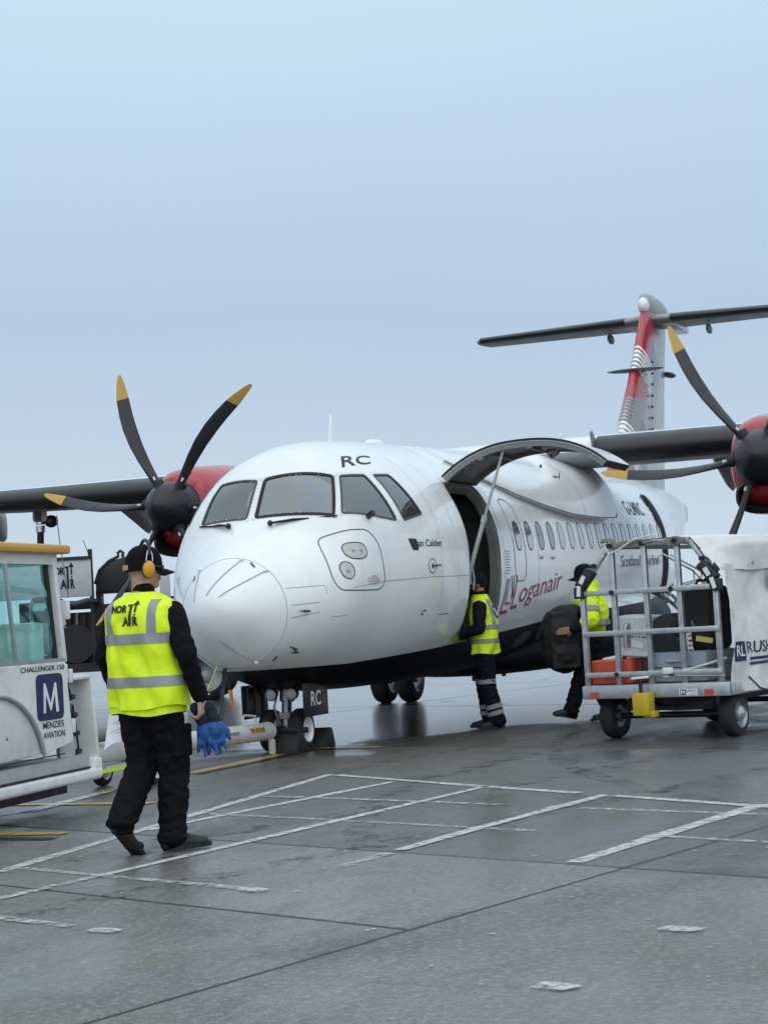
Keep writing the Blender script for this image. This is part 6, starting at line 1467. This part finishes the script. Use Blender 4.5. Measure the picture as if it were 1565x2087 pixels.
# polo hem showing under the vest
MB().loft([[V3(p.x*.93, p.y*.93+.01, z+.012*math.sin(p.y*14)) for p in [v1.pt(2*PI*k/60, .87) for k in range(60)]] for z in (.805, .87)], True).build('vest_lining', M_HIV, p1, 80)
cap_hat(p1, T1, M1, M_CLB)
MB().box(T1(-.118, 0, -.012), (.012, .07, .03), M=M1).build('cap_strap', M_SKIN, p1)
for s_ in (-1, 1):
    MB().ell(T1(-.008, s_*.098, -.018), (.040, .016, .052), 16, 10, M1).build('ear_cushion', M_BLK, p1)
    MB().ell(T1(-.008, s_*.116, -.018), (.036, .027, .050), 18, 12, M1).build('ear_cup', M_EARY, p1)
    MB().tube([T1(.012, s_*.118, .03), T1(.008, s_*.114, .07), T1(-.004, s_*.096, .105)], .0035, 6).tube([T1(-.028, s_*.118, .03), T1(-.024, s_*.114, .07), T1(-.012, s_*.096, .105)], .0035, 6).build('headband_wire', M_ALU, p1)
MB().tube([T1(-.008, .105*math.cos(a), .075+.085*math.sin(a)) for a in [lin(-.1, PI+.1, k/16) for k in range(17)]], .011, 8).build('headband', M_BLK, p1)
MB().tube([T1(.075, -.085, .0), T1(.02, -.09, .005)], .005, 6).box(T1(.092, -.04, .0), (.012, .05, .03), M=M1).build('glasses', M_BLK, p1)
# gloves and papers in his hands
gl = thing('work_gloves', 'pair of blue rubber gloves with dark cuffs hanging from a hand', 'gloves', (-6.30, -2.53, 0), R(-8))
for k, (o_, tw, mt) in enumerate(((V3(.145, -.345, .80), .10, M_GLB), (V3(.115, -.305, .79), -.35, M_GLB))):
    d = V3(.10+.06*k, -.05 if k == 0 else .07, -1).normalized(); w = V3(.75, -.65, .05).normalized(); n = d.cross(w)
    P = [('e', o_+d*.10, (.05, .05, .07)), ('c', o_+d*.03, o_+d*.11, .042, .05)]
    for f in range(4):
        q = (f-1.5)*.026; b_ = o_+d*.13+w*q; P += [('c', b_, b_+(d+w*q*1.2+n*.15).normalized()*.05, .0155, .0145), ('c', b_+d*.05+w*q*.06, b_+(d+w*q*2.0+n*(.1 if f % 2 else -.2)).normalized()*(.125 if f in (1, 2) else .10), .0140, .0105)]
    P += [('c', o_+d*.08+w*.035, o_+d*.13+w*.075, .017, .015), ('c', o_+d*.13+w*.075, o_+d*.175+w*.08, .015, .012)]
    blob('glove_hand', P, .0065, mt, gl, 2, (.004, 30))
    C_ = [('c', o_+d*.05, o_-d*.02-w*.02, .047, .045), ('c', o_-d*.02-w*.02, o_-d*.03-w*(.10 if k == 0 else .04), .042, .034)]
    blob('glove_cuff', C_, .008, M_GLN, gl, 2, (.006, 22))
M_TLINE = pm('print_grey', (.42, .44, .47), .7)
pa = thing('paper_sheet', 'white printed sheet of paper held beside the dark trousers', 'paper', (-6.30, -2.53, 0), R(-8))
def sheet(u, v): return V3(.12+.02*math.sin(u*2.2)-.13*v, .185+.21*u-.05*v, .835-.20*v-.035*(u-.3)**2*4+.03*u)
MB().grid(sheet, 10, 10).build('sheet', M_PAPER, pa)
for k in range(9): MB().grid(lambda u, v: sheet(.12+.7*u*(1-.25*(k % 3)), .12+.085*k+.02*v)+V3(-.003, .0, 0), 8, 1).build('printed_line', M_TLINE, pa)

# --- loader at the cargo door
J2 = dict(ls=(.02, .19, 1.39), rs=(.02, -.19, 1.39), le=(.03, .275, 1.11), re=(.05, -.26, 1.12), lw=(.27, .21, 1.04), rw=(.30, -.17, 1.10),
          lh=(0, .09, .90), rh=(0, -.09, .90), lk=(-.01, .105, .49), rk=(.04, -.10, .49), la=(-.10, .11, .095), ra=(.0, -.11, .095), lt=(.04, .125, .045), rt=(.14, -.125, .045))
HP2 = [(Vector((.27, .21, 1.04)), (1, -.1, .1), (0, -.6, -.7), 1, .5), (Vector((.30, -.17, 1.10)), (1, .1, .1), (0, .6, -.7), -1, .5)]
p2, T2, M2, S2 = person('person in black cap and yellow vest standing at the open cargo door', (3.86, -1.42, 0), R(104), J2, yaw=R(12), pitch=R(4), trou=M_CLN, top=M_CLN, skin=M_SKIN2, head_c=(.055, 0, 1.615), hands=HP2, legw=1.0)
sleeves(p2, S2, M_CLN)
v2 = Vest([(.82, .165, .225, 0, 2.4), (.95, .165, .22, 0, 2.4), (1.1, .16, .215, 0, 2.4), (1.25, .155, .216, .005, 2.4), (1.35, .142, .225, .01, 2.4), (1.41, .122, .20, .015, 2.3), (1.45, .10, .14, .02, 2.2), (1.475, .088, .092, .022, 2.1), (1.49, .084, .085, .022, 2)], seed=4.2)
vo2 = v2.shell(p2, M_HIV, .83, 1.485); v2.band(p2, M_REFL, 1.095, 1.145, vo2); v2.band(p2, M_REFL, .945, .995, vo2)
for y in (.135, -.135): v2.brace(p2, M_REFL, y, 1.142, 1.43, .05, vo2); v2.brace(p2, M_REFL, y, 1.142, 1.42, .05, vo2, False)
MB().loft([[v2.back(lin(.055, -.055, k/6)*math.sqrt(max(0, 1-(2*j/8-1)**2*.8)), lin(1.21, 1.36, j/8), .007) for k in range(7)] for j in range(9)], False).build('vest_emblem', pm('emblem_green', (.01, .06, .05), .5), vo2, 80)
MB().grid(lambda u, v: v2.back(lin(.02, -.02, u), lin(1.24, 1.33, v), .010), 3, 3).build('vest_emblem_letter', M_WTXT, vo2, flat=True)
cap_hat(p2, T2, M2, M_CLN)
blob('beard', [('e', T2(.048, 0, -.085), (.058, .056, .042), M2), ('c', T2(.01, -.062, -.03), T2(.05, -.048, -.085), .022, .028), ('c', T2(.01, .062, -.03), T2(.05, .048, -.085), .022, .028), ('e', T2(.086, 0, -.052), (.018, .03, .010), M2)], .007, M_HAIR, p2, 2)
blob('hair', [('e', T2(-.035, 0, -.01), (.082, .080, .062), M2)], .008, M_HAIR, p2, 2)
def leg_band(t, a, b_, f0, f1, r_, name='reflective_band'):
    a, b_ = Vector(a), Vector(b_); d = (b_-a).normalized(); u = d.orthogonal().normalized(); w = d.cross(u)
    MB().loft([[a.lerp(b_, f)+(u*math.cos(2*PI*k/28)+w*math.sin(2*PI*k/28))*r_*(1+.05*noise.noise(Vector((k*.5, f*9, 0)))) for k in range(28)] for f in (f0, (f0+f1)/2, f1)], True).build(name, M_REFL, t, 80)
for s_ in 'lr':
    leg_band(p2, S2[s_+'h'], S2[s_+'k'], .86, .98, .098); leg_band(p2, S2[s_+'k'], S2[s_+'a'], .55, .67, .094); leg_band(p2, S2[s_+'k'], S2[s_+'a'], .73, .85, .094)

# --- handler carrying a bag behind the cart
J3 = dict(ls=(.02, .20, 1.41), rs=(.02, -.20, 1.41), le=(.04, .34, 1.13), re=(.08, -.27, 1.13), lw=(.25, .345, 1.04), rw=(.32, -.20, 1.03),
          lh=(0, .09, .91), rh=(0, -.09, .91), lk=(.16, .10, .52), rk=(-.02, -.10, .50), la=(.30, .11, .15), ra=(-.16, -.11, .12), lt=(.43, .125, .13), rt=(-.03, -.12, .05))
HP3 = [(Vector((.25, .345, 1.04)), (.95, -.06, -.1), (.0, -1, .0), 1, .22), (Vector((.32, -.20, 1.03)), (.9, .1, -.1), (0, 1, .1), -1, .45)]
p3, T3, M3, S3 = person('person in yellow hooded work jacket and dark cap behind the baggage cart', (4.30, -2.53, 0), R(112), J3, yaw=R(-5), pitch=R(8), trou=M_CLB, skin=M_SKIN2, head_c=(.05, 0, 1.64), hands=HP3)
nb = (S3['ls']+S3['rs'])/2
Pj = [('c', nb+V3(0, 0, -.05), V3(.0, 0, 1.08), .155, .165), ('e', V3(-.03, 0, 1.22), (.17, .215, .26)), ('c', S3['ls'], S3['rs'], .095, .095), ('c', nb, nb+V3(.02, 0, .10), .105, .10)]
for s_ in 'lr': Pj += [('c', S3[s_+'s'], S3[s_+'e'], .098, .085), ('c', S3[s_+'e'], S3[s_+'e'].lerp(S3[s_+'w'], .35), .085, .078)]
jk = blob('hi_vis_jacket', Pj, .010, M_HIV, p3, 3, (.016, 7, (1, 1, 1.2), 1))
for s_ in 'lr':
    blob('jacket_cuff', [('c', S3[s_+'e'].lerp(S3[s_+'w'], .35), S3[s_+'w']-(S3[s_+'w']-S3[s_+'e']).normalized()*.01, .074, .052)], .010, M_CLN, p3, 2, (.008, 9))
    leg_band(p3, S3[s_+'s'], S3[s_+'e'], .55, .74, .102)
v3 = Vest([(1.0, .19, .235, -.02, 2.3), (1.2, .19, .235, -.02, 2.3)], seed=2); v3.band(p3, M_REFL, 1.075, 1.13, p3)
MB().loft([[V3(-.01+.105*math.cos(a), .10*math.sin(a), z) for a in [2*PI*k/30 for k in range(30)]] for z in (1.46, 1.54, 1.565)], True).build('jacket_collar', M_HIV, p3, 80)
v3.band(p3, M_REFL, 1.0, 1.0, p3) if False else None
leg_band(p3, V3(0, 0, .99), V3(0, 0, .93), 0, .8, .172, 'trouser_band')
cap_hat(p3, T3, M3, M_CLN, False, .0, 'knit_hat', (.115, .095, .13)); cap_hat(p3, T3, M3, M_CLN, True, .005, 'cap_underside', (.113, .093, .10))
bag = thing('holdall_bag', 'large soft black holdall carried in both arms beside the fuselage', 'bag', (4.30, -2.53, 0), R(112))
blob('bag_body', [('b', V3(.33, .03, .93), (.30, .46, .62)), ('e', V3(.34, .03, 1.0), (.24, .29, .30)), ('e', V3(.33, .03, .80), (.22, .28, .24)), ('e', V3(.24, .02, 1.24), (.20, .24, .08))], .013, M_NYL, bag, 9, (.016, 6, (1, 1, 1), 1))
MB().tube([V3(.56, -.05, 1.08), V3(.61, .0, .95), V3(.61, .1, .95), V3(.56, .15, 1.08)], .014, 8).build('bag_strap', M_NYL, bag)
